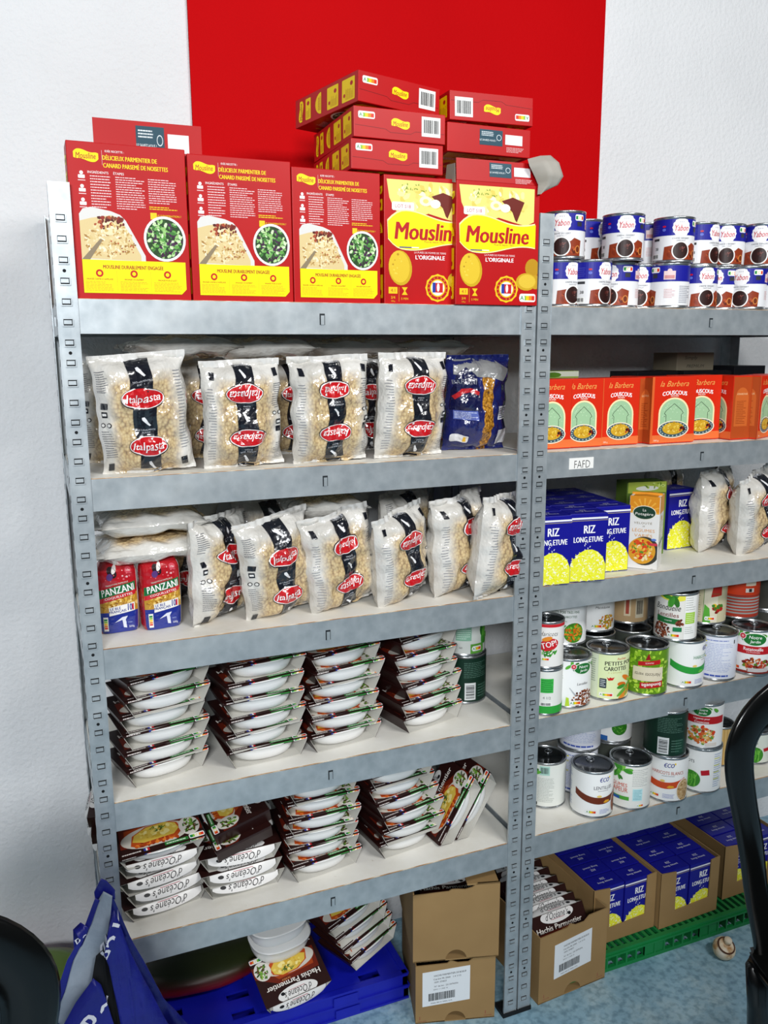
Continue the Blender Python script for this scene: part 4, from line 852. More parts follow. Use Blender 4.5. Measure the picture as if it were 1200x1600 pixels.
# ================================================================ LEFT UNIT, TOP SHELF: MASHED POTATO BOXES
Z = LZ[0]; G = 'red mashed potato boxes on the top shelf'
def mbox(label, x, y, z, rot=(0, 0, 0), sc=(1, 1, 1)):
    o = link('food_box', mousline_mesh(), None, None, (x, y, z), rot); o.scale = sc; return tag(o, label, 'food box', G)
mbox('leftmost red box in front row, recipe side with salad bowl facing out', .125, .038, Z, (0, 0, pi+R(.5)), (1.03, 1, 1.055))
mbox('red box showing its recipe side, second from left in front row', .3105, .037, Z, (0, 0, pi), (.985, 1, 1.03))
mbox('red box showing its recipe side, third from left in front row', .4855, .040, Z, (0, 0, pi+R(1)), (.93, 1, 1.0))
mbox('red box with potato front, half hidden behind the torn box', .668, .041, Z, (0, 0, 0), (1.0, 1, 1.0))
o = mbox('red box with potato front and torn open lid, rightmost in front row', .8085, .022, Z, (0, 0, R(-1)), (1.0, 1, .985))
f = link('flap', flap_mesh('flapR'), o, 'opened lid flap with blue-green print', (0, -D5/2, H5), (R(-4), 0, 0))
# grey side flap and the curled torn corner
mb = MB(); mb.prism([(-.022, 0), (.022, 0), (.022, .030), (-.012, .034)], 0, .001, card2_m); link('flap', mb.mesh('side_flap'), o, 'grey inner side flap standing up', (-W5/2, 0, H5), (0, R(-12), R(90)))
mb = MB()
CR0 = [[(-.083, -.004, .034), (-.060, -.012, .040), (-.036, -.010, .043), (-.030, .004, .041)], [(-.082, -.010, .020), (-.055, -.026, .026), (-.024, -.022, .028), (-.018, -.002, .026)],
       [(-.070, -.008, .004), (-.046, -.030, .006), (-.012, -.020, .004), (-.008, -.002, .006)], [(-.058, -.004, -.012), (-.044, -.020, -.012), (-.020, -.014, -.012), (-.016, -.003, -.004)], [(-.058, -.002, -.030), (-.054, -.010, -.030), (-.050, -.008, -.026), (-.040, -.002, -.018)]]
def curl(u, v):
    a = u*3; i = min(2, int(a)); a -= i; c = v*4; j = min(3, int(c)); c -= j
    P = lambda jj, ii: Vector(CR0[jj][ii])
    return (P(j, i)*(1-a)+P(j, i+1)*a)*(1-c) + (P(j+1, i)*(1-a)+P(j+1, i+1)*a)*c + Vector((.142, -.002, .012))
mb.grid(lambda u, v: curl(u, 1-v), 12, 12, card2_m); mb.grid(lambda u, v: curl(1-u, 1-v)+Vector((.0004, .0012, .0004)), 12, 12, MESH['red'])
link('flap', mb.mesh('torn_flap'), o, 'torn grey cardboard corner curling forward', (-.002, -D5/2, H5), (0, 0, 0))
o = mbox('red box standing behind the leftmost box with its lid up', .172, .118, Z, (0, 0, R(-1)))
a = get('mb2', mousline_end, True); f = link('flap', flap_mesh('flapR'), o, 'opened lid flap with blue-green print', (0, -D5/2, H5), (0, 0, 0)); f.scale = (1, 1, 2.0)
f.scale = (1.0, 1, 1.75)
mbox('red box hidden behind the second box of front row', .36, .115, Z, (0, 0, pi), (1, 1, 1))
mbox('red box hidden behind the third box under the lying boxes', .56, .115, Z, (0, 0, pi), (1, 1, 1))
mbox('red box standing behind the torn box under the lying boxes', .80, .120, Z, (0, 0, pi), (1, 1, 1))
# lying boxes: end faces forward, long side to the left
def lying(label, x, y, z, rz=0, tilt=0, end='bottom', over=False, mesh=None):
    """lies on its broad face; the named end faces forward at y"""
    T = Matrix.Translation((x, y, z)) @ Matrix.Rotation(rz, 4, 'Z') @ Matrix.Rotation(tilt, 4, 'Y') @ Matrix.Translation((0, 0, D5/2))
    if over: T = T @ Matrix.Rotation(pi, 4, 'Y')
    T = T @ (Matrix.Rotation(R(-90), 4, 'X') if end == 'bottom' else Matrix.Rotation(R(90), 4, 'X') @ Matrix.Translation((0, 0, -H5)))
    o = link('food_box', mesh or mousline_mesh()); o.matrix_world = T
    return tag(o, label, 'food box', G)
zt = Z+H5+.001
lying('lowest of three red boxes lying flat with barcode end out', .602, .006, zt+.002, R(-1), 0)
lying('middle of three red boxes lying flat with barcode end out', .607, .006, zt+.056, R(0), 0)
lying('topmost left red box lying flat and turned askew', .612, .020, zt+.112, R(12), R(1.5))
mousline_blue = MB(); carton_body(mousline_blue, W5, D5, H5, MESH['red']); ma = get('mb2', mousline_end, True)
box_faces(mousline_blue, W5, D5, H5, get('mf', mousline_front), get('mb', mousline_back), get('ms', mousline_side), get('ms', mousline_side), ma, get('me', mousline_end))
lying('red box lying flat behind the torn lid, blue-green sticker end out', .800, .022, zt+.050, R(0), 0, 'top', False, mousline_blue.mesh('food_box'))
lying('topmost right red box lying flat with barcode to the left', .806, .024, zt+.108, R(0), R(-1), 'bottom', True)

# ================================================================ LEFT UNIT, SECOND SHELF: PASTA PACKETS
art0, art1 = bag_art(0), bag_art(1)
BA = bag_mesh('bagA', BW, BH, BD, 1.3, art0, film_pale); BB = bag_mesh('bagB', BW, BH, BD, 2.7, art0.flipped(), film_pale)
BC = bag_mesh('bagC', BW, BH, BD*.95, 5.1, art1, film_pale, 1.2); BDf = bag_mesh('bagD', BW, BH, BD, 8.4, art1.flipped(), film_pale, 1.2)
BF = bag_mesh('bagF', BW, BH, .044, 3.9, None, film_pale, .8)
def pk(data, lab, x, y, z, rz=0, lean=0, roll=0, g='clear pasta packets with red oval name labels', sc=1.0):
    o = put_bag(data, lab, (x, y, z), (R(lean), R(roll), R(rz)), g); o.scale = (sc, sc, sc); return o
Z = LZ[1]+.001
pk(BA, 'pasta packet standing upright beside left post on second shelf', .137, .050, Z, -2, 4, -4, sc=1.0)
pk(BB, 'upside-down pasta packet, second from left on second shelf', .308, .052, Z, 1, 5, -2, sc=.94)
pk(BDf, 'upside-down pasta packet, third from left on second shelf', .476, .050, Z, 1, 5, -2, sc=.97)
pk(BB, 'upside-down pasta packet, fourth on second shelf beside blue packet', .645, .060, Z, 8, 5, 0, sc=.99)
# blue packet
a = Art(.145, .195); rn = random.Random(70)
a.poly([(-.068, .13), (-.055, .165), (-.035, .178), (-.015, .16), (-.004, .13), (-.004, .09), (-.068, .09)], '#0E1240', 1); a.text('BARONI', -.040, .150, .0095, '#8A8C96', w=.05, layer=3, bend=-3)
a.poly([(-.066, .118), (-.050, .134), (-.028, .137), (-.008, .128), (-.010, .121), (-.030, .127), (-.048, .123), (-.060, .112)], '#B81E26', 3)
a.rect(-.062, .070, -.014, .090, '#5A68B4', 2); a.lines(-.060, .072, -.016, .088, 5, '#C8D0EA', rn, 3); a.rrect(-.062, .022, -.022, .038, .004, '#DADADE', 2); a.rrect(-.034, .024, -.026, .036, .001, '#D8A81E', 3)
a.rect(.040, .068, .068, .096, '#E0E0E6', 2)
for k in range(6): a.rect(.043, .071+.004*k, .066, .0725+.004*k, '#2A3268', 3)
a.rect(.042, .014, .070, .045, '#D4D4D8', 2); a.poly([(-.06, .165), (.05, .150), (.066, .172), (.03, .190), (-.06, .194)], '#8E8E8E', .8)
BBL = bag_mesh('bagBlue', .145, .195, .07, 6.2, a, film_blue)
put_bag(BBL, 'navy blue pasta packet with a clear window beside right post', (.822, .112, Z), (R(5), 0, R(-6)), None)
# rear rows and packets laid on top
for i, (x, y, rz) in enumerate(((.10, .20, 3), (.27, .19, -4), (.44, .20, 5), (.61, .19, -3))):
    pk(BC if i % 2 else BA, 'pasta packet in the rear row behind %s front packet of second shelf' % ('the first', 'the second', 'the third', 'the fourth')[i], x, y, Z, rz, 2, sc=.93)
def flatbag(lab, x, y, z, rz, g='pasta packets lying on top of others', roll=0, data=None, sc=(1, 1, 1)):
    T = Matrix.Translation((x, y, z)) @ Matrix.Rotation(R(rz), 4, 'Z') @ Matrix.Rotation(R(roll), 4, 'Y') @ Matrix.Rotation(R(-90), 4, 'X') @ Matrix.Translation((0, 0, -BH/2))
    o = put_bag(data or BF, lab, (0, 0, 0), (0, 0, 0), g); o.matrix_world = T @ Matrix.Diagonal((*sc, 1)); return o
flatbag('pasta packet lying on top of first two standing packets, second shelf', .215, .150, 1.556, 94, sc=(1, .85, 1))
flatbag('pasta packet lying over the second standing packet, second shelf', .372, .155, 1.552, 86, sc=(1, .85, 1))
flatbag('greyish pasta packet lying high behind the third packet, second shelf', .57, .20, 1.552, 92, sc=(1, .85, 1.1))
flatbag('greyish pasta packet lying above the navy packet, second shelf', .735, .205, 1.545, 80, roll=8, sc=(.9, .85, 1))
o = link('food_box', couscous_mesh(), None, None, (.858, .25, Z), (0, 0, R(80))); tag(o, 'red box almost hidden between navy packet and right post', 'food box')

# ================================================================ LEFT UNIT, THIRD SHELF
Z = LZ[2]+.001
def panzani():
    if 'panz' in MESH: return MESH['panz']
    w, h, d = .072, .137, .046; mb = MB(); rn = random.Random(80)
    base = glossy_ink('#8E1420')
    def S(u, v):
        a = 2*pi*u; ex = 4.5; c, s_ = cos(a), sin(a); rr = 1/((abs(c)**ex+abs(s_)**ex)**(1/ex)); k = 1-.22*max(0, (v-.88)/.12)**2 - .06*(1-min(1, v/.04))
        bul = 1+.05*sin(v*pi)+.02*noise.noise(Vector((c*2, s_*2, v*5)))
        return Vector((w/2*rr*c*k*bul, d/2*rr*s_*(k if v < .88 else k*(1-.5*(v-.88)/.12))*bul, v*h))
    mb.grid(S, 48, 24, base); mb.add([S(i/48, 1) for i in range(48)], [tuple(range(48))], base); mb.add([S(i/48, 0) for i in range(48)], [tuple(range(47, -1, -1))], glossy_ink('#1E2E8A'))
    A = Art(w*2.5, h); B = w*1.25
    A.rect(-B, 0, B, h*.30, '#1E2E8A', 1); A.rect(-B, h*.30, B, h*.56, '#B98A2A', 1); A.rect(-B, h*.56, B, h, '#B01420', 1)
    A.rect(-w*1.25, 0, -w*.52, h, '#B01420', 1.5); A.rect(w*.50, 0, w*.56, h*.95, '#DAD6D2', 1.7); A.rect(w*.56, 0, w*1.2, h*.4, '#1E2E8A', 1.6)
    A.blobs(170, 0, h*.43, w*.49, h*.14, .0034, ['#D8A83A', '#E6C060', '#B8842A', '#F0D48A', '#946018'], rn, 2, .5, .02)
    A.poly([(-w*.5, h*.50), (w*.46, h*.60), (w*.46, h*.72), (-w*.5, h*.62)], '#1E6A3A', 6); A.text('PANZANI', -.001, h*.612, .0135, '#F4F2EE', w=.060, bold=.03, layer=7, rot=.14)
    A.poly([(-w*.5, h*.435), (w*.46, h*.535), (w*.46, h*.60), (-w*.5, h*.50)], '#C4202A', 6.5); A.text('COQUILLETTES', 0, h*.518, .0052, '#F4F2EE', w=.050, bold=.02, layer=7.5, rot=.14)
    A.poly([(-w*.26, h*.25), (w*.40, h*.30), (w*.40, h*.42), (-w*.26, h*.37)], '#ECEAE6', 8); A.text('LE BLÉ', -.007, h*.355, .006, '#1E2E8A', bold=.03, layer=9, rot=.07); A.text('FRANÇAIS', -.003, h*.305, .006, '#1E2E8A', w=.030, bold=.03, layer=9, rot=.07); A.text('10', .019, h*.355, .013, '#1E2E8A', w=.008, bold=.03, layer=9); A.rect(.023, h*.31, .0265, h*.40, '#C8202A', 9.5)
    A.poly([(-.010, h*.15), (.004, h*.18), (.006, h*.07), (.012, h*.06), (.010, h*.18), (.014, h*.23), (.004, h*.22)], '#D8DCEA', 8); A.rect(-w*.44, h*.04, -w*.30, h*.24, '#E6E6E2', 8)
    for k, c in enumerate(['#0B8043', '#86BC3A', '#F3C614', '#E88420', '#D9321E']): A.rect(-w*.42, h*(.19-.03*k), -w*.32, h*(.215-.03*k), c, 9)
    A.text('500g', .021, h*.07, .005, '#E8EAF4', layer=8); A.text('3 min', .016, h*.14, .004, '#9AA8E0', layer=8)
    A.ell(-.010, h*.86, .008, .012, '#2A1A1E', 2, 12, .5); A.ell(-.006, h*.90, .004, .009, '#EFE8E4', 3, 10, -.3); A.ell(-.014, h*.80, .006, .007, '#5A3A7A', 3, 10); A.ell(.02, h*.88, .007, .006, '#D04A5A', 2, 12); A.text('10x', .02, h*.88, .004, '#F2D8D8', layer=3); A.blobs(14, 0, h*.8, .03, .012, .0016, ['#E8B8BC', '#D8646E'], rn, 2)
    A.text('TRADITION FAMILIALE', -.002, h*.70, .0028, '#D8E8D8', layer=6.5, rot=.14)
    def fn(x, y, l):
        # wrap front: front half width w, then the sides
        v = min(.999, y/h)
        per = max(-w*1.2, min(w*1.2, x)); 
        if abs(per) <= w*.46: ang = -pi/2 + math.atan2(per, d/2*1.02); 
        else:
            q = abs(per)-w*.46; yy = -d/2+min(q, d*.98); ang = math.atan2(yy/ (d/2), 1.0); 
            ang = math.atan2(yy, w/2) if per > 0 else pi-math.atan2(yy, w/2)
        if abs(per) <= w*.46: ang = math.atan2(-d/2, per)
        # superellipse angle parameter shares the geometric direction only when scaled
        c, s_ = cos(ang), sin(ang)
        ua = math.atan2(s_/(d/2), c/(w/2)); p = S((ua/(2*pi)) % 1, v); n = Vector((p.x/(w/2)**1, p.y/(d/2)**1, 0)); n = Vector((math.copysign(abs(n.x)**3.5, n.x)/w, math.copysign(abs(n.y)**3.5, n.y)/d, 0)).normalized()
        return p+n*(.0007+EPS*l)
    mb.art(A, fn, sx=.004, sz=.008, film=True)
    MESH['panz'] = mb.mesh('pasta_bag'); return MESH['panz']
for x, y, rz, lab in ((.070, .108, 3, 'red, green and blue macaroni bag nearest the left post'), (.147, .100, 9, 'red, green and blue macaroni bag, right one of the pair')):
    o = link('pasta_bag', panzani(), None, None, (x, y, Z), (0, 0, R(rz))); o.scale = (.97, 1, .98); tag(o, lab, 'pasta bag', 'pair of macaroni bags on third shelf')
flatbag('pasta packet lying directly on the two macaroni bags', .135, .135, 1.188, 96, roll=-4)
flatbag('pasta packet lying highest above the two macaroni bags', .140, .137, 1.237, 92, roll=-2)
pk(BC, 'pasta packet turned sideways right of the macaroni bags', .262, .112, Z, 38, 3, -3, sc=1.0)
pk(BA, 'pasta packet leaning left, red ovals upright, third shelf', .380, .085, Z, 14, 6, -9, sc=1.0)
pk(BDf, 'upside-down pasta packet in the middle of third shelf', .508, .080, Z, 14, 5, -9, sc=.99)
pk(BB, 'upside-down pasta packet leaning left, right of shelf middle', .640, .078, Z, 26, 5, -11, sc=.97)
pk(BC, 'pasta packet seen side-on behind the leaning ones, third shelf', .712, .228, Z, 24, 3, -4, sc=1.02)
pk(BDf, 'pasta packet turned sideways, second from right post on third shelf', .775, .092, Z, 26, 3, -5, sc=1.04)
pk(BB, 'pasta packet turned sideways against right post, jutting over the beam', .838, .040, Z, 30, 4, 2, sc=1.04)
flatbag('small pasta packet lying on the middle packets of third shelf', .475, .15, 1.232, 88, sc=(.8, .85, .8))
for i, (x, y, rz) in enumerate(((.22, .27, 10), (.40, .26, 4), (.56, .27, -4))):
    pk(BA if i % 2 else BC, ('pasta packet at the back behind the macaroni bags', 'pasta packet at the back left of middle, third shelf', 'pasta packet at the back right of middle, third shelf')[i], x, y, Z, rz, 2, sc=1.0)

# ================================================================ READY MEAL STACKS
def stack(n, x, y, z, rz, seed, where, pitch=.0343, flips=(), sc=1.03, lean=0.0, tops=None, zs=1.0):
    rn = random.Random(seed); first = True
    for i in range(n):
        fl = i in flips
        jx = rn.uniform(-.007, .007); jy = rn.uniform(-.004, .006); jr = rn.uniform(-5, 5)
        lab = 'boxed ready meal, %s in %s' % (ORD[i] if i < n-1 else 'topmost', where)
        q = (tops or {}).get(i, (0, 0, 0))
        meal(lab, (x+jx+lean*i, y+jy, z+i*pitch+q[0]), (R(q[1]), 0, R(rz+jr+q[2])+(pi if fl else 0)), 'boxed ready meals stacked on the shelves', sc, zs if not q[1] else 1.0)
Z = LZ[3]+.001
stack(6, .132, .115, Z, 13, 1, 'leftmost stack, fourth shelf', .0355)
stack(6, .325, .102, Z, 8, 2, 'second stack, fourth shelf', .0355)
stack(6, .500, .112, Z, 9, 3, 'third stack, fourth shelf', .0345)
stack(7, .702, .130, Z, 15, 4, 'rightmost stack, fourth shelf', .0343, lean=-.004)
Z = LZ[4]+.001
stack(5, .112, .118, Z, 7, 5, 'leftmost stack, lowest shelf', .0300, (0, 1, 2, 3), tops={4: (.012, 19, 0)}, zs=.85)
stack(5, .275, .118, Z, 2, 6, 'second stack, lowest shelf', .0310, (0, 1, 2), tops={3: (.012, 14, -92), 4: (.016, 15, -90)}, zs=.88)
stack(6, .452, .118, Z, 6, 7, 'third stack, lowest shelf', .0343)
stack(6, .652, .118, Z, 12, 8, 'fourth stack, lowest shelf', .0343, lean=-.005)
# two leaning packs, printed face turned up and to the left
for x, y, lab in ((.748, .112, 'boxed ready meal leaning on its side, front one, gratin picture visible'), (.792, .118, 'boxed ready meal leaning on its side, behind and right of another')):
    o = meal(lab, (0, 0, 0), (0, 0, 0), 'two leaning ready meals on the lowest shelf', 1.03)
    o.matrix_world = Matrix.Translation((x, y, Z)) @ Matrix.Rotation(R(8), 4, 'Z') @ Matrix.Rotation(R(-56), 4, 'Y') @ Matrix.Translation((TW/2*.80, 0, 0)) @ Matrix.Scale(1.03, 4)
o = meal('boxed ready meal poking out behind the left post, lowest shelf', (.06, .325, Z+.10), (0, R(-4), R(80)), 'ready meals at the back of the lowest shelf')
o = meal('boxed ready meal at back left under the one behind the post', (.06, .325, Z+.060), (0, R(-2), R(84)), 'ready meals at the back of the lowest shelf')
o = meal('boxed ready meal at the very back left on the lowest board', (.065, .325, Z+.022), (0, 0, R(90)), 'ready meals at the back of the lowest shelf')

# ================================================================ TINS, LEFT UNIT
CR, CH = .0495, .119
Z = LZ[3]+.001
can('grn', CR, CH*.98, '#133024', a_dark_green, (.848, .185, Z), R(15), 'dark green tin standing at the right end of fourth shelf', pull=False)
can('gtab', CR, CH*.98, '#D9DCD6', a_green_table, (.846, .187, Z+CH*.98), R(2), 'white tin with pale green table, on the dark green tin', pull=False)
can('gry', .043, .110, '#A8AEAC', a_grey, (.80, .285, Z), R(0), 'grey-labelled tin behind the rightmost ready meal stack', pull=False)
can('redt', .043, .110, '#D8DAD8', a_red_top, (.80, .285, Z+.110), R(0), 'tin with red band on top of the grey-labelled one', pull=False)
Z = LZ[4]+.001
can('gry2', .043, .110, '#4A5250', None, (.845, .23, Z), R(25), 'dark tin behind the leaning ready meals', pull=False)
can('redw', .043, .110, '#D8DAD8', None, (.845, .23, Z+.110), R(25), 'plain white tin on the dark tin, lowest left shelf', pull=False)

# ================================================================ RIGHT UNIT, TOP SHELF: DESSERT CREAM TINS
Z = RZ[0]+.001; YR, YH = .0428, .0955; GY = 'blue and white chocolate dessert tins in two layers'
ya = [('leftmost in view, lower layer beside the post', 1.003, .075, 41), ('second from left, lower layer, logo turned right', 1.062, .048, 48), ('third from left, lower layer, set back', 1.157, .078, -24),
      ('fourth from left, lower layer, narrow glimpse', 1.232, .100, 0), ('fifth from left, lower layer, pink panel out', 1.270, .048, -92), ('sixth from left, lower layer', 1.370, .070, 30), ('seventh from left, lower layer, set back', 1.450, .085, -15),
      ('eighth from left, lower layer, at the front', 1.494, .048, -17), ('last on the right, lower layer', 1.586, .052, -80)]
for lab, x, y, rz in ya:
    can('yab', YR, YH, '#E4E4E6', yabon_art, (x, y, Z), R(rz), 'chocolate dessert tin, ' + lab, GY, pull=False)
yb = [('at far left behind the post, upper layer', .972, .150, 30), ('leftmost whole one, upper layer', 1.006, .068, -6), ('back of upper layer against the red wall', 1.113, .150, 70), ('rear of upper layer, left of the first front tin', 1.186, .190, -10),
      ('first big front tin, upper layer, bowl facing out', 1.143, .050, 8), ('behind and right of the first front tin, upper layer', 1.279, .145, -77), ('second big front tin, upper layer, bowl facing out', 1.278, .050, 21),
      ('right of the second front tin, upper layer', 1.390, .095, 55), ('third front tin, upper layer, set slightly back', 1.426, .070, 6), ('narrow glimpse behind the third front tin, upper layer', 1.525, .130, -28), ('rightmost, upper layer, at the front edge', 1.540, .055, -7)]
yb[8] = (yb[8][0], 1.462, .090, 6)
for lab, x, y, rz in yb:
    can('yab', YR, YH, '#E4E4E6', yabon_art, (x, y, Z+YH+.0005), R(rz), 'chocolate dessert tin, ' + lab, GY, pull=False)
for i, (x, y) in enumerate(((.99, .168), (1.09, .168), (1.19, .190), (1.285, .148), (1.375, .165), (1.47, .18), (1.585, .15))):
    can('yab', YR, YH, '#E4E4E6', yabon_art, (x, y, Z), R(40*i), 'chocolate dessert tin in back row of lower layer, %s from the post' % ('first', 'second', 'third', 'fourth', 'fifth', 'sixth', 'seventh')[i], GY, pull=False)

# ================================================================ RIGHT UNIT, SECOND SHELF: COUSCOUS
Z = RZ[1]+.001; G2 = 'red couscous boxes on the right unit'
cs = [('couscous box half hidden by the post, leftmost', .972, .066, -2), ('couscous box, first fully visible one from the post', 1.053, .066, -2), ('couscous box, second fully visible from the post', 1.154, .070, -3),
      ('couscous box with only a side strip visible, left of the widest box', 1.231, .100, 90), ('widest couscous box in the middle, nearest the edge', 1.285, .052, 0), ('couscous box right of the middle one', 1.388, .080, 0),
      ('couscous box with orange side panel, near right', 1.478, .068, 90), ('couscous box second from right frame edge', 1.548, .050, 26)]
for lab, x, y, rz in cs:
    o = link('couscous_box', couscous_mesh(), None, None, (x, y, Z), (0, 0, R(rz))); tag(o, lab, 'food box', G2)
    if 1.28 < x < 1.40: o.scale = (1.27 if x < 1.3 else 1.22, 1, 1.01)
o = link('couscous_box', couscous_mesh(), None, None, (1.625, .062, Z), (0, 0, R(90))); tag(o, 'couscous box at the right frame edge', 'food box', G2)
def plain_box(w, d, h, base, name, art=None, top=None, side=None):
    mb = MB(); carton_body(mb, w, d, h, M(base, .45)); box_faces(mb, w, d, h, front=art, left=side, top=top); return mb.mesh(name)
a = Art(.11, .158); a.rect(-.055, .146, .055, .158, '#E8ECD8', 1); a.ell(-.01, .150, .02, .006, '#5E8A2A', 2, 14)
tag(link('food_box', plain_box(.11, .05, .160, '#9CB85A', 'soup_box', a), None, None, (1.10, .235, Z), (0, 0, R(-8))), 'pale green carton peeking over the couscous boxes', 'food box')
a = Art(.12, .045); a.text('Simply', -.015, .030, .011, '#1A1A1A', w=.04, shear=.3, bold=-.01); a.text('PREMIUM', .0, .010, .008, '#1A1A1A', w=.055, shear=.3, bold=-.01)
tag(link('carton', plain_box(.12, .09, .045, '#77705F', 'carton', a), None, None, (1.530, .28, Z+.155), (0, 0, 0)), 'small grey-brown carton with handwritten lettering behind couscous boxes', 'carton')
for i, (x, w, hh) in enumerate(((1.40, .13, .154), (1.56, .16, .154), (1.70, .11, .165))):
    a = Art(w, hh); tag(link('food_box', plain_box(w-.004, .11, hh, '#17181C', 'dark_box'), None, None, (x, .275, Z), (0, 0, 0)), ('black carton behind the middle couscous boxes', 'black carton under the handwritten grey carton', 'black carton at back right of the couscous shelf')[i], 'carton', 'black cartons at the back')

# ================================================================ RIGHT UNIT, THIRD SHELF: RICE
Z = RZ[2]+.001; G3 = 'blue rice boxes on the third shelf'
cols = [(.962, .026, -8, 5, 'left column half hidden by the post'), (1.052, .022, -9, 5, 'second column, whole front visible'), (1.151, .070, -6, 5, 'third column, set back'), (1.452, .190, 3, 3, 'column beyond the orange carton')]
for x, y, rz, n, w in cols:
    for i in range(n):
        o = link('rice_box', rice_mesh(), None, None, (x+sin(R(-rz))*.052*i, y+cos(R(rz))*.052*i, Z), (0, 0, R(rz)))
        tag(o, 'blue rice box, %s, %s' % (('front one', 'second row', 'third row', 'fourth row', 'rear one')[i], w), 'rice box', G3)
def soup_front():
    a = Art(.066, .178); rn = random.Random(90); a.rect(-.033, .138, .033, .178, '#D88A1E', 1)
    for k in range(9): t = pi*k/8; a.poly([(0, .14), (.034*cos(t-.06), .14+.034*sin(t-.06)), (.034*cos(t+.06), .14+.034*sin(t+.06))], '#E8A83A', 1.5)
    a.ell(.0, .140, .026, .0165, '#E8E4D0', 2, 24); a.ell(.0, .140, .0245, .015, '#1A3A2A', 2.5, 24); a.text('La', 0, .146, .006, '#EFEDE4', layer=3); a.text('Potagère', 0, .136, .008, '#EFEDE4', w=.04, layer=3, shear=.1)
    a.text('VELOUTÉ', -.002, .116, .006, '#7A6A4A', w=.04, layer=2, space=1.2); a.text('DE', 0, .108, .003, '#7A6A4A'); a.text('LÉGUMES', 0, .099, .009, '#D8901E', w=.05, layer=2, bold=-.005); a.text('VARIÉS', 0, .087, .009, '#D8901E', w=.04, layer=2, bold=-.005)
    a.ell(.004, .050, .034, .034, '#3A3A34', 2, 26); a.ell(-.002, .050, .031, .031, '#D89A2A', 2.5, 26); a.blobs(70, -.002, .050, .026, .026, .005, ['#D8481E', '#E8B84A', '#C83A1A', '#EAD8A8', '#5A8A2A', '#D8701E'], rn, 3, .7, .03)
    a.rect(.016, .064, .032, .070, '#C83A4A', 5); a.ell(.024, .078, .006, .003, '#5A7AC8', 5, 10); a.text('1L', .024, .008, .005, '#5A5A5A'); return a
def soup_side():
    a = Art(.066, .178); rn = random.Random(91); a.rect(-.033, .138, .033, .178, '#E0982E', 1); a.lines(-.025, .05, .025, .120, 12, '#B8BAB8', rn, 2, .25); a.ell(.0, .125, .008, .006, '#E8B84A', 2, 12); a.poly([(-.025, .060), (.025, .070), (.025, .076), (-.025, .066)], '#4A7A6A', 3); return a
mb = MB(); carton_body(mb, .068, .068, .170, M('#E4E2DE', .35)); box_faces(mb, .068, .068, .170, soup_front().moved(0, -.008), None, None, soup_side().moved(0, -.008))
mb.prism([(-.034, .1695), (.034, .1695), (0, .172)], -.033, .033, M('#D88A1E', .4)); mb.box(-.034, .034, -.002, .002, .169, .175, M('#E0982E', .4))
tag(link('soup_carton', mb.mesh('soup_carton'), None, None, (1.2545, .060, Z), (0, 0, R(-48))), 'orange and white vegetable soup carton standing among the rice boxes', 'soup carton')
a = Art(.1, .182); a.rect(-.05, .155, .05, .182, '#A8B84A', 1); a.ell(.0, .166, .03, .006, '#E4E4D8', 2, 16); a.blobs(16, .02, .172, .03, .006, .005, ['#7E9A2E', '#C8D87A', '#5E7E22'], random.Random(5), 2.2, .5)
tag(link('soup_carton', plain_box(.105, .06, .182, '#5E7A2E', 'soup_carton', a), None, None, (1.330, .175, Z), (0, 0, R(-12))), 'green landscape-printed carton behind the orange soup carton', 'soup carton')
G4 = 'pasta packets at the right of the rice shelf'
pk(BC, 'dark rear pasta packet just right of the last rice box', 1.478, .285, Z, 20, 3, 3, g=G4, sc=1.0)
pk(BDf, 'sagging pasta packet seen side-on right of the rice', 1.535, .150, Z, 26, 3, -6, g=G4, sc=1.03)
pk(BB, 'pasta packet with red oval leaning left near right frame edge', 1.612, .085, Z, 18, 5, -13, g=G4, sc=1.02)
pk(BA, 'pasta packet at the extreme right of the rice shelf', 1.72, .14, Z, 10, 4, -6, g=G4, sc=1.0)

# ================================================================ RIGHT UNIT, FOURTH SHELF: TINS
Z = RZ[3]+.001; U = Z+CH+.0005; WHT = '#F0F1F0'
can('ginfo', .0375, .110, '#E4E6E0', a_green_info, (.978, .040, Z), R(10), 'slim white and green tin next to the post, under the red-rimmed one')
can('top', .0375, .110, '#E8E6E2', a_top, (.978, .040, Z+.1105), R(8), 'slim tin with red rim and splash sticker next to the post')
can('lentg', CR, CH, WHT, a_lentil_green, (1.057, .062, Z), R(25), 'lentil tin with green garden oval, first in front row')
can('ppc', CR, CH, '#D6DEC4', a_peas_carrots, (1.164, .062, Z), R(10), 'pale yellow-green tin with carrots picture, front row')
can('bond', CR, CH, '#6E9A2A', a_bonduelle, (1.268, .048, Z), R(5), 'green tin covered with beans and a beige panel, front row')
can('ecov', CR, CH, WHT, eco_art('HARICOTS VERTS', '#2E9A3E', None, 25, '#3A8A5A', .026), (1.381, .050, Z), R(30), 'white tin with green swoosh, under the brown lentil tin')
can('nutb', CR, CH, '#DDE0EA', a_nutrition_blue, (1.488, .054, Z), R(5), 'pale tin with fine blue text and yellow marks, front row')
can('rata', CR, CH, WHT, a_ratatouille, (1.598, .046, Z), R(-5), 'ratatouille tin with a red band, rightmost in front row')
for i, (x, y) in enumerate(((1.100, .165), (1.203, .168), (1.308, .158), (1.425, .160), (1.536, .160), (1.648, .150))):
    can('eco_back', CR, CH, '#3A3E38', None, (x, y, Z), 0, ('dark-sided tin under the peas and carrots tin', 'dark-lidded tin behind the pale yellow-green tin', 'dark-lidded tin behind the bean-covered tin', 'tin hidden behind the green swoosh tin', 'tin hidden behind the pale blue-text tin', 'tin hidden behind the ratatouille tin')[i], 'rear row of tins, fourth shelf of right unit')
can('ptf', CR, CH, WHT, a_peas_very_fine, (1.095, .140, U), R(0), 'white tin with peas and carrots circle, upper layer by the post')
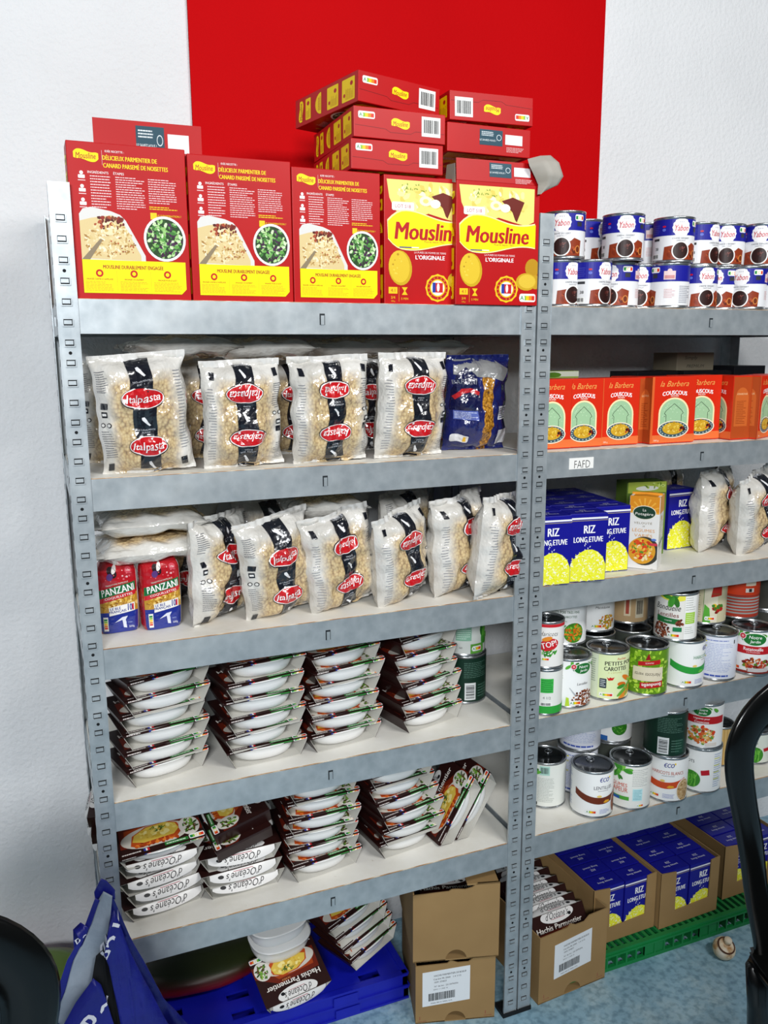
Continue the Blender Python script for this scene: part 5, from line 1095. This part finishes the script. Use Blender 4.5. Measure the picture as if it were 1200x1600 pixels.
can('mace', CR, CH, WHT, a_macedoine, (1.215, .190, U), R(15), 'tin with orange vegetable picture, upper layer, second from post')
can('beig', CR, CH, '#B79A72', a_beige, (1.335, .210, U), R(0), 'dim beige tin in the upper layer left of the lentil tin')
can('bonl', CR, CH, '#E4E2DC', a_bonduelle_lentil, (1.358, .058, U), R(-8), 'tall-looking white lentil tin stacked on the green swoosh tin')
can('bgrn', CR, CH, '#C9C2A0', a_beige_green, (1.516, .128, U), R(0), 'beige and green tin, upper layer right of the lentil tin')
can('oran', CR, CH, '#9C3222', a_orange, (1.626, .128, U), R(5), 'orange-red tin with grey stripes, upper layer')
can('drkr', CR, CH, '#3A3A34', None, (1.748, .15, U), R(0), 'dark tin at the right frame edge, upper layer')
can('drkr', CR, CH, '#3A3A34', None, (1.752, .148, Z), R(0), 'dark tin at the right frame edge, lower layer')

# ================================================================ RIGHT UNIT, LOWEST SHELF: TINS
Z = RZ[4]+.001; U = Z+CH+.0005
can('herb', CR, CH, '#DDE0DA', a_herb, (1.050, .135, Z), R(-15), 'white tin with green herb leaves beside the post, lowest shelf')
can('elen', CR, CH, WHT, eco_art('LENTILLES', '#6A2E1A', ['#8A4A2A', '#A8623A', '#6A3018'], 45, '#4A4A54', .004), (1.130, .054, Z), R(17), 'white tin with brown swoosh, nearest front on lowest shelf')
can('gum', CR, CH, '#E4E4DE', a_gum, (1.237, .048, Z), R(8), 'white tin with leaves and orange lettering, second in front row')
can('ehb', CR, CH, WHT, eco_art('HARICOTS BLANCS', '#C84A22', ['#C8A87A', '#B08A58', '#DCC298', '#A07A48'], 46, '#B8503A', .006), (1.344, .040, Z), R(-14), 'white tin with orange swoosh, under the dark green tin')
can('hve', CR, CH, WHT, a_beans_green, (1.453, .042, Z), R(-30), 'white tin with green beans circle, rightmost of front row')
can('nutb', CR, CH, '#DDE0EA', a_nutrition_blue, (1.160, .158, Z), R(5), 'bluish tin behind the brown swoosh tin')
can('nutb2', CR, CH, '#DDE0EA', a_nutrition_blue, (1.160, .150, U), R(5), 'white tin with yellow text marks, upper layer by the post')
can('veg', CR, CH, WHT, a_tomato_veg, (1.262, .158, U), R(25), 'white tin with red tag and green beans, upper layer')
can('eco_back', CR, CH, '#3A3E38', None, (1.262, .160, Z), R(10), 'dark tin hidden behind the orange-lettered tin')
can('dgr', CR, CH, '#133024', a_dark_green, (1.334, .042, U), R(-5), 'dark green tin with barcode stacked on the orange swoosh tin')
can('lcous', CR, CH, WHT, a_ratatouille_short('Légumes pour', 'Couscous'), (1.448, .042, U), R(0), 'tin with red band and vegetable stew picture, upper layer')
can('pjar', .040, .112, '#C9A86A', a_pasta_jar, (1.588, .125, Z), R(10), 'golden dry-noodle tin left of the chair back')
can('dark5', .045, .112, '#3A3630', None, (1.575, .215, Z), R(20), 'dark tin behind the golden noodle tin')
can('greenlow', .045, .09, '#D8DED4', a_beans_green, (1.69, .10, Z), R(0), 'pale tin seen through the chair back')

# ================================================================ UNDER THE RIGHT UNIT
# ventilated green pallet
def pallet(x0, x1, y0, y1, h, mat, label, name='plastic_pallet'):
    t = thing(name, label, 'pallet', (x0, y0, 0)); W, D = x1-x0, y1-y0; mb = MB(); s = .030
    mb.box(0, W, 0, .012, h-.014, h, mat); mb.box(0, W, D-.012, D, h-.014, h, mat); mb.box(0, .012, 0, D, h-.014, h, mat); mb.box(W-.012, W, 0, D, h-.014, h, mat)
    n = int(W/.020)
    for i in range(n): mb.box(.012+i*.020, .012+i*.020+.009, .012, D-.012, h-.010, h, mat)
    for j in range(1, 5): mb.box(.012, W-.012, D*j/5-.006, D*j/5+.006, h-.014, h-.001, mat)
    link('deck', mb.mesh('deck'), t)
    mb = MB(); mb.box(0, W, .0, .010, 0, .010, mat); mb.box(0, W, .022, .026, .008, h-.012, mat)
    n = int(W/.030)
    for i in range(n+1):
        x = min(W-.005, i*.030); mb.box(x, x+.005, 0, .022, .010, h-.014, mat)
    mb.box(0, W, -.003, 0, h-.013, h-.008, mat)
    for i in range(2, n-2, 6): mb.box(i*.030, i*.030+.062, .002, .006, .010, h-.014, mat)
    link('skirt', mb.mesh('skirt'), t); return t
pallet(1.06, 1.86, .028, .405, .054, green_pl, 'green slatted plastic pallet on the blue floor under rice trays')
PZ = .0545
def rice_tray_mesh():
    if 'tray' in MESH: return MESH['tray']
    w, d, h, t = .199, .232, .160, .0025; mb = MB()
    mb.box(-w/2, w/2, 0, d, 0, t, card_m); mb.box(-w/2, -w/2+t, 0, d, 0, h, card_m); mb.box(w/2-t, w/2, 0, d, 0, h, card_m); mb.box(-w/2, w/2, d-t, d, 0, h, card_m)
    mb.prism([(-w/2, 0), (w/2, 0), (w/2, h), (w/2-.030, h-.004), (w/2-.032, .046), (-w/2+.052, .040), (-w/2+.050, h-.006), (-w/2, h)], -.0005, t, card_m)
    MESH['tray'] = mb.mesh('rice_tray'); return MESH['tray']
tr = [(1.256, .062, 'left', 3), (1.458, .052, 'middle', 2), (1.700, .082, 'right', 3)]
for k, (x, y, w, _) in enumerate(tr):
    o = link('cardboard_tray', rice_tray_mesh(), None, None, (x, y, PZ), (0, 0, R(1.5))); tag(o, 'brown cut-out cardboard tray of blue rice boxes, %s one on the pallet' % w, 'cardboard tray', 'cardboard trays on the green pallet')
    for i in range(4):
        for j in (0, 1):
            o = link('rice_box', rice_mesh(), None, None, (x-.0458+.0915*j-.0275*R(1.5)*i, y+.030+.0545*i, PZ+.0028), (0, 0, R(1.5) + (pi if k == 0 and i > 0 else 0)))
            tag(o, 'blue rice box, %s on the %s, inside the %s tray' % (('front row', 'second row', 'third row', 'back row')[i], ('left', 'right')[j], w), 'rice box', 'rice boxes in the trays on the pallet')
# ship-labelled cartons
def meal_carton(label, loc, rz, w, d, h, front, cat='carton', group='brown cartons with ready meals on the floor'):
    t = thing('cardboard_carton', label, cat, loc, (0, 0, rz), group); th = .003; mb = MB()
    if front == 'notch_low':   # half-moon cut at the bottom, shaped top edge
        pts = [(-w/2, 0), (-.025, 0)]+[(-.025+.050*0+.025-.025*cos(q), .026*sin(q)) for q in [pi*i/10 for i in range(1, 10)]]+[(.025, 0), (w/2, 0), (w/2, h), (.05, h*1.0-.004), (.035, h-.016), (.01, h-.012), (-.02, h-.012), (-.028, h-.022), (-w/2, h-.022)]
    elif front == 'upper':
        pts = [(-w/2, 0), (-.025, 0)]+[(-.025*cos(q), .026*sin(q)) for q in [pi*i/10 for i in range(1, 10)]]+[(.025, 0), (w/2, 0), (w/2, h), (.048, h), (.036, h-.010), (.020, h-.014), (.0, h-.012), (-.012, h-.012), (-.018, h-.016), (-w/2, h-.020)]
    else:
        pts = [(-w/2, 0), (-.025, 0)]+[(-.025*cos(q), .026*sin(q)) for q in [pi*i/10 for i in range(1, 10)]]+[(.025, 0), (w/2, 0), (w/2, h), (.045, h-.002), (.03, h-.014), (.005, h-.014), (-.012, h-.006), (-.02, h-.014), (-w/2, h-.016)]
    mb.prism(pts, 0, th, card_m); mb.box(-w/2, -w/2+th, th, d, 0, h-.016, card_m); mb.box(w/2-th, w/2, th, d, 0, h, card_m); mb.box(-w/2, w/2, d-th, d, 0, h, card_m); mb.box(-w/2, w/2, 0, d, 0, th, card_m)
    if front == 'upper': mb.box(w*.12, w/2, 0, .06, h-.004, h, card_m)
    link('carton_body', mb.mesh('carton_body'), t)
    return t
def ship_label(t, x, z, w, h, shear=.0):
    mb = MB(); rn = random.Random(95); a = Art(0, h*1.4); a.W = 0
    P = lambda u, v: (x+w*(u-.5), z+h*v+shear*(u-.5)*w)
    mb.prism([P(0, 0), P(1, 0), P(1, 1), P(0, 1)], -.0008, -.0002, M('#DEE2E6', .5))
    a = Art(10, 10)
    def tt(s, u, v, hh, ww, b=0.01): p = P(u, v); a.text(s, p[0], p[1], hh, '#2A2C30', w=ww, bold=b, layer=1, rot=shear)
    tt('HACHIS PARMENTIER DE BOEUF', .58, .86, .0045, w*.68); tt('Cat.5/6 FR 2000   1.4 1/12', .52, .76, .004, w*.58); tt('DDM : 07/08/27', .38, .67, .004, w*.26)
    tt('N° de lot : 2512076256', .5, .55, .004, w*.5); tt('SSCC 1 1 025 12', .38, .46, .003, w*.3); tt('3266 0012 3456 215', .4, .07, .003, w*.45)
    u = .13
    while u < .68:
        du = rn.choice((.008, .014, .02)); p0, p1, p2, p3 = P(u, .14), P(u+du, .14), P(u+du, .36), P(u, .36); a.poly([p0, p1, p2, p3], '#16181A', 1); u += du+rn.choice((.008, .014))
    mb.art(a, face_map((0, -.0008, 0), (1, 0, 0), (0, 0, 1), (0, -1, 0)))
    link('shipping_label', mb.mesh('shipping_label'), t, label='white shipping label with barcode')
def red_mark(t, x, z):
    mb = MB(); a = Art(10, 10); a.text('1', x-.006, z+.006, .009, '#8E3A3A', layer=1); a.text('vous aide', x, z-.002, .0035, '#8E3A3A', layer=1); mb.art(a, face_map((0, 0, 0), (1, 0, 0), (0, 0, 1), (0, -1, 0))); link('printed_mark', mb.mesh('printed_mark'), t, label='small dull red print')
t = meal_carton('open brown carton with barcode label standing on floor by the green pallet', (1.064, .008, 0), R(4), .204, .30, .196, 'side')
ship_label(t, -.002, .060, .112, .092, .10); red_mark(t, -.080, .012); red_mark(t, .084, .012)
for i in range(6):
    o = meal('ready meal standing in the labelled open carton, %s' % ('foremost', 'second from front', 'third from front', 'fourth from front', 'fifth from front', 'rearmost')[i], (0, 0, 0), (0, 0, 0), 'ready meals upright in the open carton', 1.0)
    o.matrix_world = Matrix.Translation((1.052, .072+.038*i, .116)) @ Matrix.Rotation(R(4), 4, 'Z') @ Matrix.Rotation(R(58), 4, 'X')
# under the left unit
t = meal_carton('brown carton with barcode label, lower of two stacked right of blue crates', (.757, .036, 0), R(-16), .188, .24, .168, 'side')
ship_label(t, -.022, .050, .112, .090, .10); red_mark(t, .078, .010); red_mark(t, -.078, .008)
t = meal_carton('plain brown carton stacked on the labelled one', (.753, .028, .170), R(-16), .200, .24, .192, 'upper')
for i in range(3):
    o = meal('ready meal lying inside the plain upper carton, %s' % ('lowest', 'middle', 'highest')[i], (.778, .112, .176+.0345*i), (0, 0, R(-16)), 'ready meals inside the upper carton', 1.0)
for i in range(2):
    o = meal('ready meal inside the labelled lower carton, %s' % ('lower', 'upper')[i], (.782, .120, .006+.0345*i), (0, 0, R(-16)), 'ready meals inside the lower carton', 1.0)
# blue folded crates
def crate(x0, x1, y0, y1, z0, h, label):
    t = thing('folding_crate', label, 'crate', (x0, y0, z0), group='flat blue plastic crates'); W, D = x1-x0, y1-y0; mb = MB()
    mb.box(0, W, 0, D, 0, .004, blue_pl)
    for bx in ((0, W, 0, .012), (0, W, D-.012, D), (0, .012, 0, D), (W-.012, W, 0, D)): mb.box(*bx, 0, h, blue_pl)
    n = int(W/.03)
    # slotted top panel
    xs = [.012+(W-.024)*i/12 for i in range(13)]; ys = [.012+(D-.024)*j/8 for j in range(9)]
    for i in range(12):
        for j in range(8):
            if (i % 3 == 1) and j % 2 == 0: mb.box(xs[i], xs[i+1], ys[j], ys[j]+.006, h-.008, h-.003, blue_pl)
            else: mb.box(xs[i], xs[i+1], ys[j], ys[j+1], h-.008, h-.003, blue_pl)
    mb.box(0, W, -.004, 0, h-.006, h, blue_pl); mb.box(0, W, -.004, 0, 0, .005, blue_pl); mb.box(W, W+.004, 0, D, h-.006, h, blue_pl)
    link('crate_frame', mb.mesh('crate_frame'), t)
    for q in (.25, .75):
        m2 = MB(); m2.box(W*q-.03, W*q+.03, -.006, -.004, .007, h-.008, blue_pl); link('latch', m2.mesh('latch'), t)
crate(.055, .685, .145, .405, .001, .035, 'flat blue plastic crate, lower one of the pair')
crate(.045, .680, .140, .400, .0375, .037, 'flat blue plastic crate, upper one carrying ready meals')
CZ = .0755
# meals on the crates
o = meal('boxed ready meal tilted forward on crates, printed top facing us upside down', (0, 0, 0), (0, 0, 0), 'ready meals on the blue crates', 1.0)
o.matrix_world = Matrix.Translation((.400, .205, CZ+.022)) @ Matrix.Rotation(R(10), 4, 'Z') @ Matrix.Rotation(R(27), 4, 'X') @ Matrix.Rotation(pi, 4, 'Z')
for i in range(2):
    o = link('food_tray', meal_meshes()[1], None, None, (.396-.006*i, .262, CZ+.066+.044*i), (R(7), 0, R(10))); o.scale = (1.10, .95, 1.35)
    tag(o, ('bare white food tray resting on the tilted ready meal', 'bare white food tray, uppermost just under the beam')[i], 'food tray', 'bare white trays on the crates')
for i in range(4):
    meal('boxed ready meal tilted left, %s in the pile beside the carton' % ORD[i] if i < 3 else 'boxed ready meal tilted left, topmost in the pile beside the carton', (.600-.012*i, .258, CZ+.018+.034*i), (R(0), R(-7-2*i), R(24-3*i)), 'ready meals piled on the right of the crates', 1.0)
# red/green printed packets at the back left
def cushion(label, loc, rz, sx, sy, sz, stops):
    mb = MB(); n = 40; prof = [(.001, 0), (.7, .04), (.95, .28), (1, .5), (.95, .72), (.7, .94), (.001, 1)]
    m, nt, b, N, L = nmat('printed_film'); tc = N('ShaderNodeTexCoord'); sp = N('ShaderNodeSeparateXYZ'); L(tc.outputs['Object'], sp.inputs[0]); mr = N('ShaderNodeMapRange'); L(sp.outputs[2], mr.inputs[0]); mr.inputs[1].default_value = 0; mr.inputs[2].default_value = sz
    nz = tex(nt, 'Noise', 9, 4); ad = N('ShaderNodeMath'); ad.operation = 'MULTIPLY_ADD'; L(nz.outputs[0], ad.inputs[0]); ad.inputs[1].default_value = .3; L(mr.outputs[0], ad.inputs[2])
    L(ramp(nt, ad.outputs[0], stops), b.inputs['Base Color']); b.inputs['Roughness'].default_value = .35
    vs = []
    for r, z in prof:
        for k in range(n):
            a = 2*pi*k/n; q = 1+.05*noise.noise(Vector((cos(a)*2, sin(a)*2, z*3+sx*9))); vs.append((sx*r*q*cos(a), sy*r*q*sin(a), sz*z))
    mb.add(vs, [(j*n+k, j*n+(k+1) % n, (j+1)*n+(k+1) % n, (j+1)*n+k) for j in range(len(prof)-1) for k in range(n)], m, True)
    return tag(link('printed_packet', mb.mesh('printed_packet'), None, None, loc, (0, 0, rz)), label, 'food packet')
S1 = [(.26, '#D8D4D0'), (.36, '#9A1418'), (.8, '#4A1210'), (1.0, '#2A3010')]
cushion('large round red and green packet with pale rim under lowest beam', (.225, .318, CZ), 0, .165, .078, .060, S1)
cushion('red and orange printed packet lying on the floor left of the shelves', (-.155, .22, 0), .2, .16, .13, .10, [(.2, '#B8622A'), (.5, '#C8402A'), (.8, '#B81A1E'), (.95, '#D0CCC8')])
cushion('red packet with green top lying on another left of shelves', (-.150, .24, .10), -.1, .155, .125, .10, [(.2, '#D0CCC8'), (.4, '#B81A1E'), (.8, '#A01A18'), (.95, '#8E1816')])
cushion('green-topped packet, highest of the pile left of the shelves', (-.150, .25, .195), .1, .13, .11, .05, [(.2, '#A01A18'), (.7, '#8E1816'), (.98, '#4E6A1A'), (1.0, '#5E7A1E')])

# ================================================================ MUSHROOM, CHAIRS, BAG
t = thing('mushroom', 'pale mushroom lying on the blue floor in front of the pallet', 'mushroom', (1.499, -.030, .004), (R(28), R(-12), R(10)))
mb = MB(); mb.lathe([(.004, .004), (.018, .001), (.026, .010), (.029, .022), (.026, .033), (.018, .040), (.010, .042), (.0085, .041)], 32, mush_m); link('cap', mb.mesh('cap'), t, loc=(0, 0, 0))
mb = MB(); mb.lathe([(.0105, .038), (.0095, .046), (.0105, .050), (.009, .053), (.001, .054)], 20, mush_m); link('stem', mb.mesh('stem'), t, rot=(R(-6), R(10), 0))
mb = MB(); mb.lathe([(.019, .0402), (.0225, .0392), (.0225, .0384), (.019, .0392)], 24, M('#5A3A2A', .8), close=False); link('gills', mb.mesh('gills'), t)

def chair(label, loc, rz):
    t = thing('plastic_chair', label, 'chair', loc, (0, 0, rz), 'black plastic chairs'); m = black_pl; X = (1, 0, 0)
    hw = .235
    # backrest hoop: posts curve into the rounded top rail, local y=0 is the back, seat towards -y
    mb = MB(); path = []
    pl = [(-.075, .02, .42, .024), (-.100, .012, .50, .025), (-.130, .008, .59, .026), (-.160, 0, .69, .027), (-.186, 0, .78, .028), (-.204, 0, .855, .031), (-.200, 0, .905, .033), (-.170, 0, .945, .035), (-.115, -.004, .975, .038), (-.05, -.006, .990, .04), (0, -.008, .993, .04)]
    full = pl + [(-x, y, z, w) for x, y, z, w in pl[::-1][1:]]
    fine = []
    for i in range(len(full)-1):
        P = [full[max(0, i-1)], full[i], full[i+1], full[min(len(full)-1, i+2)]]
        for q in range(4):
            t_ = q/4; fine.append(tuple(.5*((2*b_)+(-a_+c_)*t_+(2*a_-5*b_+4*c_-d_)*t_**2+(-a_+3*b_-3*c_+d_)*t_**3) for a_, b_, c_, d_ in zip(*P)))
    full = fine+[full[-1]]
    for x, y, z, w in full: path.append(((x, y, z), w, .012, (1, 0, 0) if abs(x) > .19 else (0, 0, 1)))
    # constant frame: width lies in the plane of the hoop
    rings = []; n = 12; vs = []
    for i, (x, y, z, w) in enumerate(full):
        p = Vector((x, y, z)); q0 = Vector(full[max(0, i-1)][:3]); q1 = Vector(full[min(len(full)-1, i+1)][:3]); tt = (q1-q0).normalized(); d = Vector((0, 1, 0)); wv = tt.cross(d).normalized()
        vs += [p + wv*w*cos(2*pi*k/n) + d*.011*sin(2*pi*k/n) for k in range(n)]
    mb.add(vs, [(j*n+k, j*n+(k+1) % n, (j+1)*n+(k+1) % n, (j+1)*n+k) for j in range(len(full)-1) for k in range(n)]+[tuple(range(n)), tuple(len(vs)-n+k for k in range(n))], m, True)
    link('backrest_frame', mb.mesh('backrest_frame'), t)
    for x in (-.085, -.028, .028, .085):
        s = MB(); s.sweep([((x*1.5, -.004, .97), .015, .007, X), ((x*1.25, .002, .80), .016, .007, X), ((x*.8, .012, .62), .014, .007, X), ((x*.6, .018, .45), .013, .007, X)], m); link('back_slat', s.mesh('back_slat'), t)
    s = MB(); s.grid(lambda u, v: Vector(((u-.5)*(.22+.22*v**.7), .03-.42*v, .425+.008*(2*u-1)**2-.02*max(0, v-.85)/.15+.010*v)), 20, 20, m); s.grid(lambda u, v: Vector(((.5-u)*(.22+.22*v**.7), .03-.42*v, .415+.008*(2*u-1)**2-.02*max(0, v-.85)/.15+.010*v)), 20, 20, m)
    s.sweep([((-.11, .02, .415), .010, .016, (0, 1, 0)), ((-.225, -.38, .42), .010, .016, (0, 1, 0))], m); s.sweep([((.11, .02, .415), .010, .016, (0, 1, 0)), ((.225, -.38, .42), .010, .016, (0, 1, 0))], m); s.sweep([((-.22, -.385, .41), .016, .010, (0, 0, 1)), ((.22, -.385, .41), .016, .010, (0, 0, 1))], m)
    se = link('seat', s.mesh('seat'), t, loc=(0, 0, .025))
    for sx_ in (-1, 1):
        s = MB(); s.sweep([((sx_*.108, .014, .44), .024, .013, X), ((sx_*.085, .020, .34), .024, .018, X), ((sx_*.068, .024, .24), .026, .022, X), ((sx_*.095, .03, .13), .030, .022, X), ((sx_*.125, .035, .0), .034, .022, X)], m); link('leg', s.mesh('leg'), t)
        s = MB(); s.sweep([((sx_*.205, -.36, .42), .026, .018, X), ((sx_*.215, -.38, .25), .022, .018, X), ((sx_*.225, -.40, .0), .018, .016, X)], m); link('leg', s.mesh('leg'), t)
    return t
chair('glossy black plastic chair at the right frame edge in front of tins', (1.214, -.500, 0), R(0))
chair('black plastic chair at the bottom left corner beside the blue bag', (-.302, -.62, 0), R(0))

# blue shopping bag
t = thing('shopping_bag', 'blue shopping bag with white lettering, pulled up to a point at bottom left', 'bag', (0, -.17, 0))
def panel(pts, th, m, name, lab=None):
    """pts: x, y, z outline, thickened"""
    mb = MB(); n = len(pts); bm = bmesh.new(); f = bm.faces.new([bm.verts.new(p) for p in pts])
    bmesh.ops.triangulate(bm, faces=[f]); bmesh.ops.subdivide_edges(bm, edges=list(bm.edges), cuts=3, use_grid_fill=True); bmesh.ops.subdivide_edges(bm, edges=list(bm.edges), cuts=1, use_grid_fill=True)
    for v in bm.verts: v.co.y += .008*noise.noise(v.co*12) + .003*noise.noise(v.co*30)
    r = bmesh.ops.solidify(bm, geom=list(bm.faces), thickness=th); bm.verts.index_update(); mb.add([v.co for v in bm.verts], [tuple(v.index for v in q.verts) for q in bm.faces], m, True); bm.free()
    return link(name, mb.mesh(name), t, lab)
# rear panel, front panel, side panels, lining and handle
panel([(-.14, .06, 0), (.17, .06, 0), (.15, .05, .30), (.085, .03, .43), (.035, .012, .58), (.006, .0, .690), (-.030, .010, .62), (-.085, .03, .50), (-.13, .04, .40)], .0016, bagblue, 'back_panel')
fp = panel([(0.011, -0.035, 0.666), (0.018, -0.035, 0.643), (0.029, -0.035, 0.593), (0.050, -0.035, 0.526), (0.084, -0.035, 0.429), (.17, -.03, .28), (.18, -.03, 0), (.04, -.05, 0), (.03, -.045, .30), (0.008, -0.040, 0.459), (0.003, -0.040, 0.509), (-0.003, -0.040, 0.571), (-0.009, -0.040, 0.596), (0.001, -0.040, 0.640)], .0016, bagblue, 'front_panel')
panel([(-.15, -.05, 0), (.045, -.06, 0), (.03, -.06, .30), (-0.008, -0.045, 0.463), (-0.012, -0.045, 0.518), (-0.017, -0.045, 0.544), (-0.028, -0.045, 0.561), (-0.057, -0.045, 0.524), (-0.077, -0.045, 0.493), (-.12, -.04, .35)], .0016, bagblue, 'folded_panel')
panel([(-0.002, -0.020, 0.692), (0.011, -0.020, 0.681), (0.006, -0.020, 0.648), (-0.008, -0.020, 0.587), (-0.020, -0.020, 0.567), (-0.030, -0.020, 0.534), (-0.056, -0.020, 0.499), (-0.078, -0.020, 0.467), (-0.091, -0.020, 0.482), (-0.078, -0.020, 0.525), (-0.060, -0.020, 0.576), (-0.029, -0.020, 0.632), (-0.013, -0.020, 0.674)], .0014, baggrey, 'lining', 'grey-blue inner side')
panel([(-0.004, -0.012, 0.712), (0.004, -0.012, 0.706), (0.016, -0.012, 0.686), (0.015, -0.012, 0.670), (0.001, -0.012, 0.681), (-0.015, -0.012, 0.667), (-0.016, -0.012, 0.688)], .003, bagblue, 'handle', 'blue pinched top of the bag')
panel([(-0.015, -0.024, 0.686), (-0.009, -0.024, 0.680), (-0.027, -0.024, 0.637), (-0.055, -0.024, 0.590), (-0.072, -0.024, 0.539), (-0.085, -0.024, 0.508), (-0.091, -0.024, 0.526), (-0.065, -0.024, 0.590), (-0.041, -0.024, 0.627), (-.14, 0, .38)], .0016, bagblue, 'side_panel')
panel([(.0, -.03, .10), (.05, -.03, .10), (.04, -.03, .35), (0.008, -0.030, 0.451), (0.005, -0.030, 0.501), (-0.001, -0.030, 0.565), (-0.009, -0.030, 0.596), (-0.021, -0.030, 0.586), (-0.030, -0.030, 0.548), (-0.015, -0.030, 0.522), (-0.011, -0.030, 0.470), (-.01, -.03, .35)], .0016, M('#151518', .7), 'dark_inside', 'black sheet standing in for the shaded inside')  # black sheet added where the bag opening is only in shade
from mathutils.bvhtree import BVHTree
TREES = [BVHTree.FromPolygons([v.co for v in c_.data.vertices], [tuple(p_.vertices) for p_ in c_.data.polygons]) for c_ in t.children if c_.type == 'MESH']
def cloth_y(x, z):
    """front-most cloth surface of the bag at x, z"""
    hits = [q[0].y for q in (b_.ray_cast(Vector((x, -.4, z)), Vector((0, 1, 0))) for b_ in TREES) if q[0] is not None]
    return min(hits) if hits else -.05
def bag_text(s, p, h, rot, w=None, name='lettering'):
    mb = MB(); a = Art(10, 10); a.text(s, 0, 0, h, '#DADDE8', layer=1, bold=.03, w=w, shear=.1)
    ca, sa = cos(rot), sin(rot)
    def f(x, y, l):
        X, Z_ = p[0]+x*ca-y*sa, p[1]+x*sa+y*ca
        return Vector((X, cloth_y(X, Z_)-.0008-EPS*l, Z_))
    for vs_, fs_, mat, layer in a.flat(.004, .004): mb.add([f(x, y, layer) for x, y in vs_], fs_, M('#DADDE8', .5))
    link(name, mb.mesh(name), t, label='white printed lettering')
bag_text('Ro', (-.022, .490), .042, R(50), w=.050)
bag_text('921', (.006, .612), .024, R(66), w=.062)
bag_text('Re', (-.040, .622), .013, R(38), w=.020)
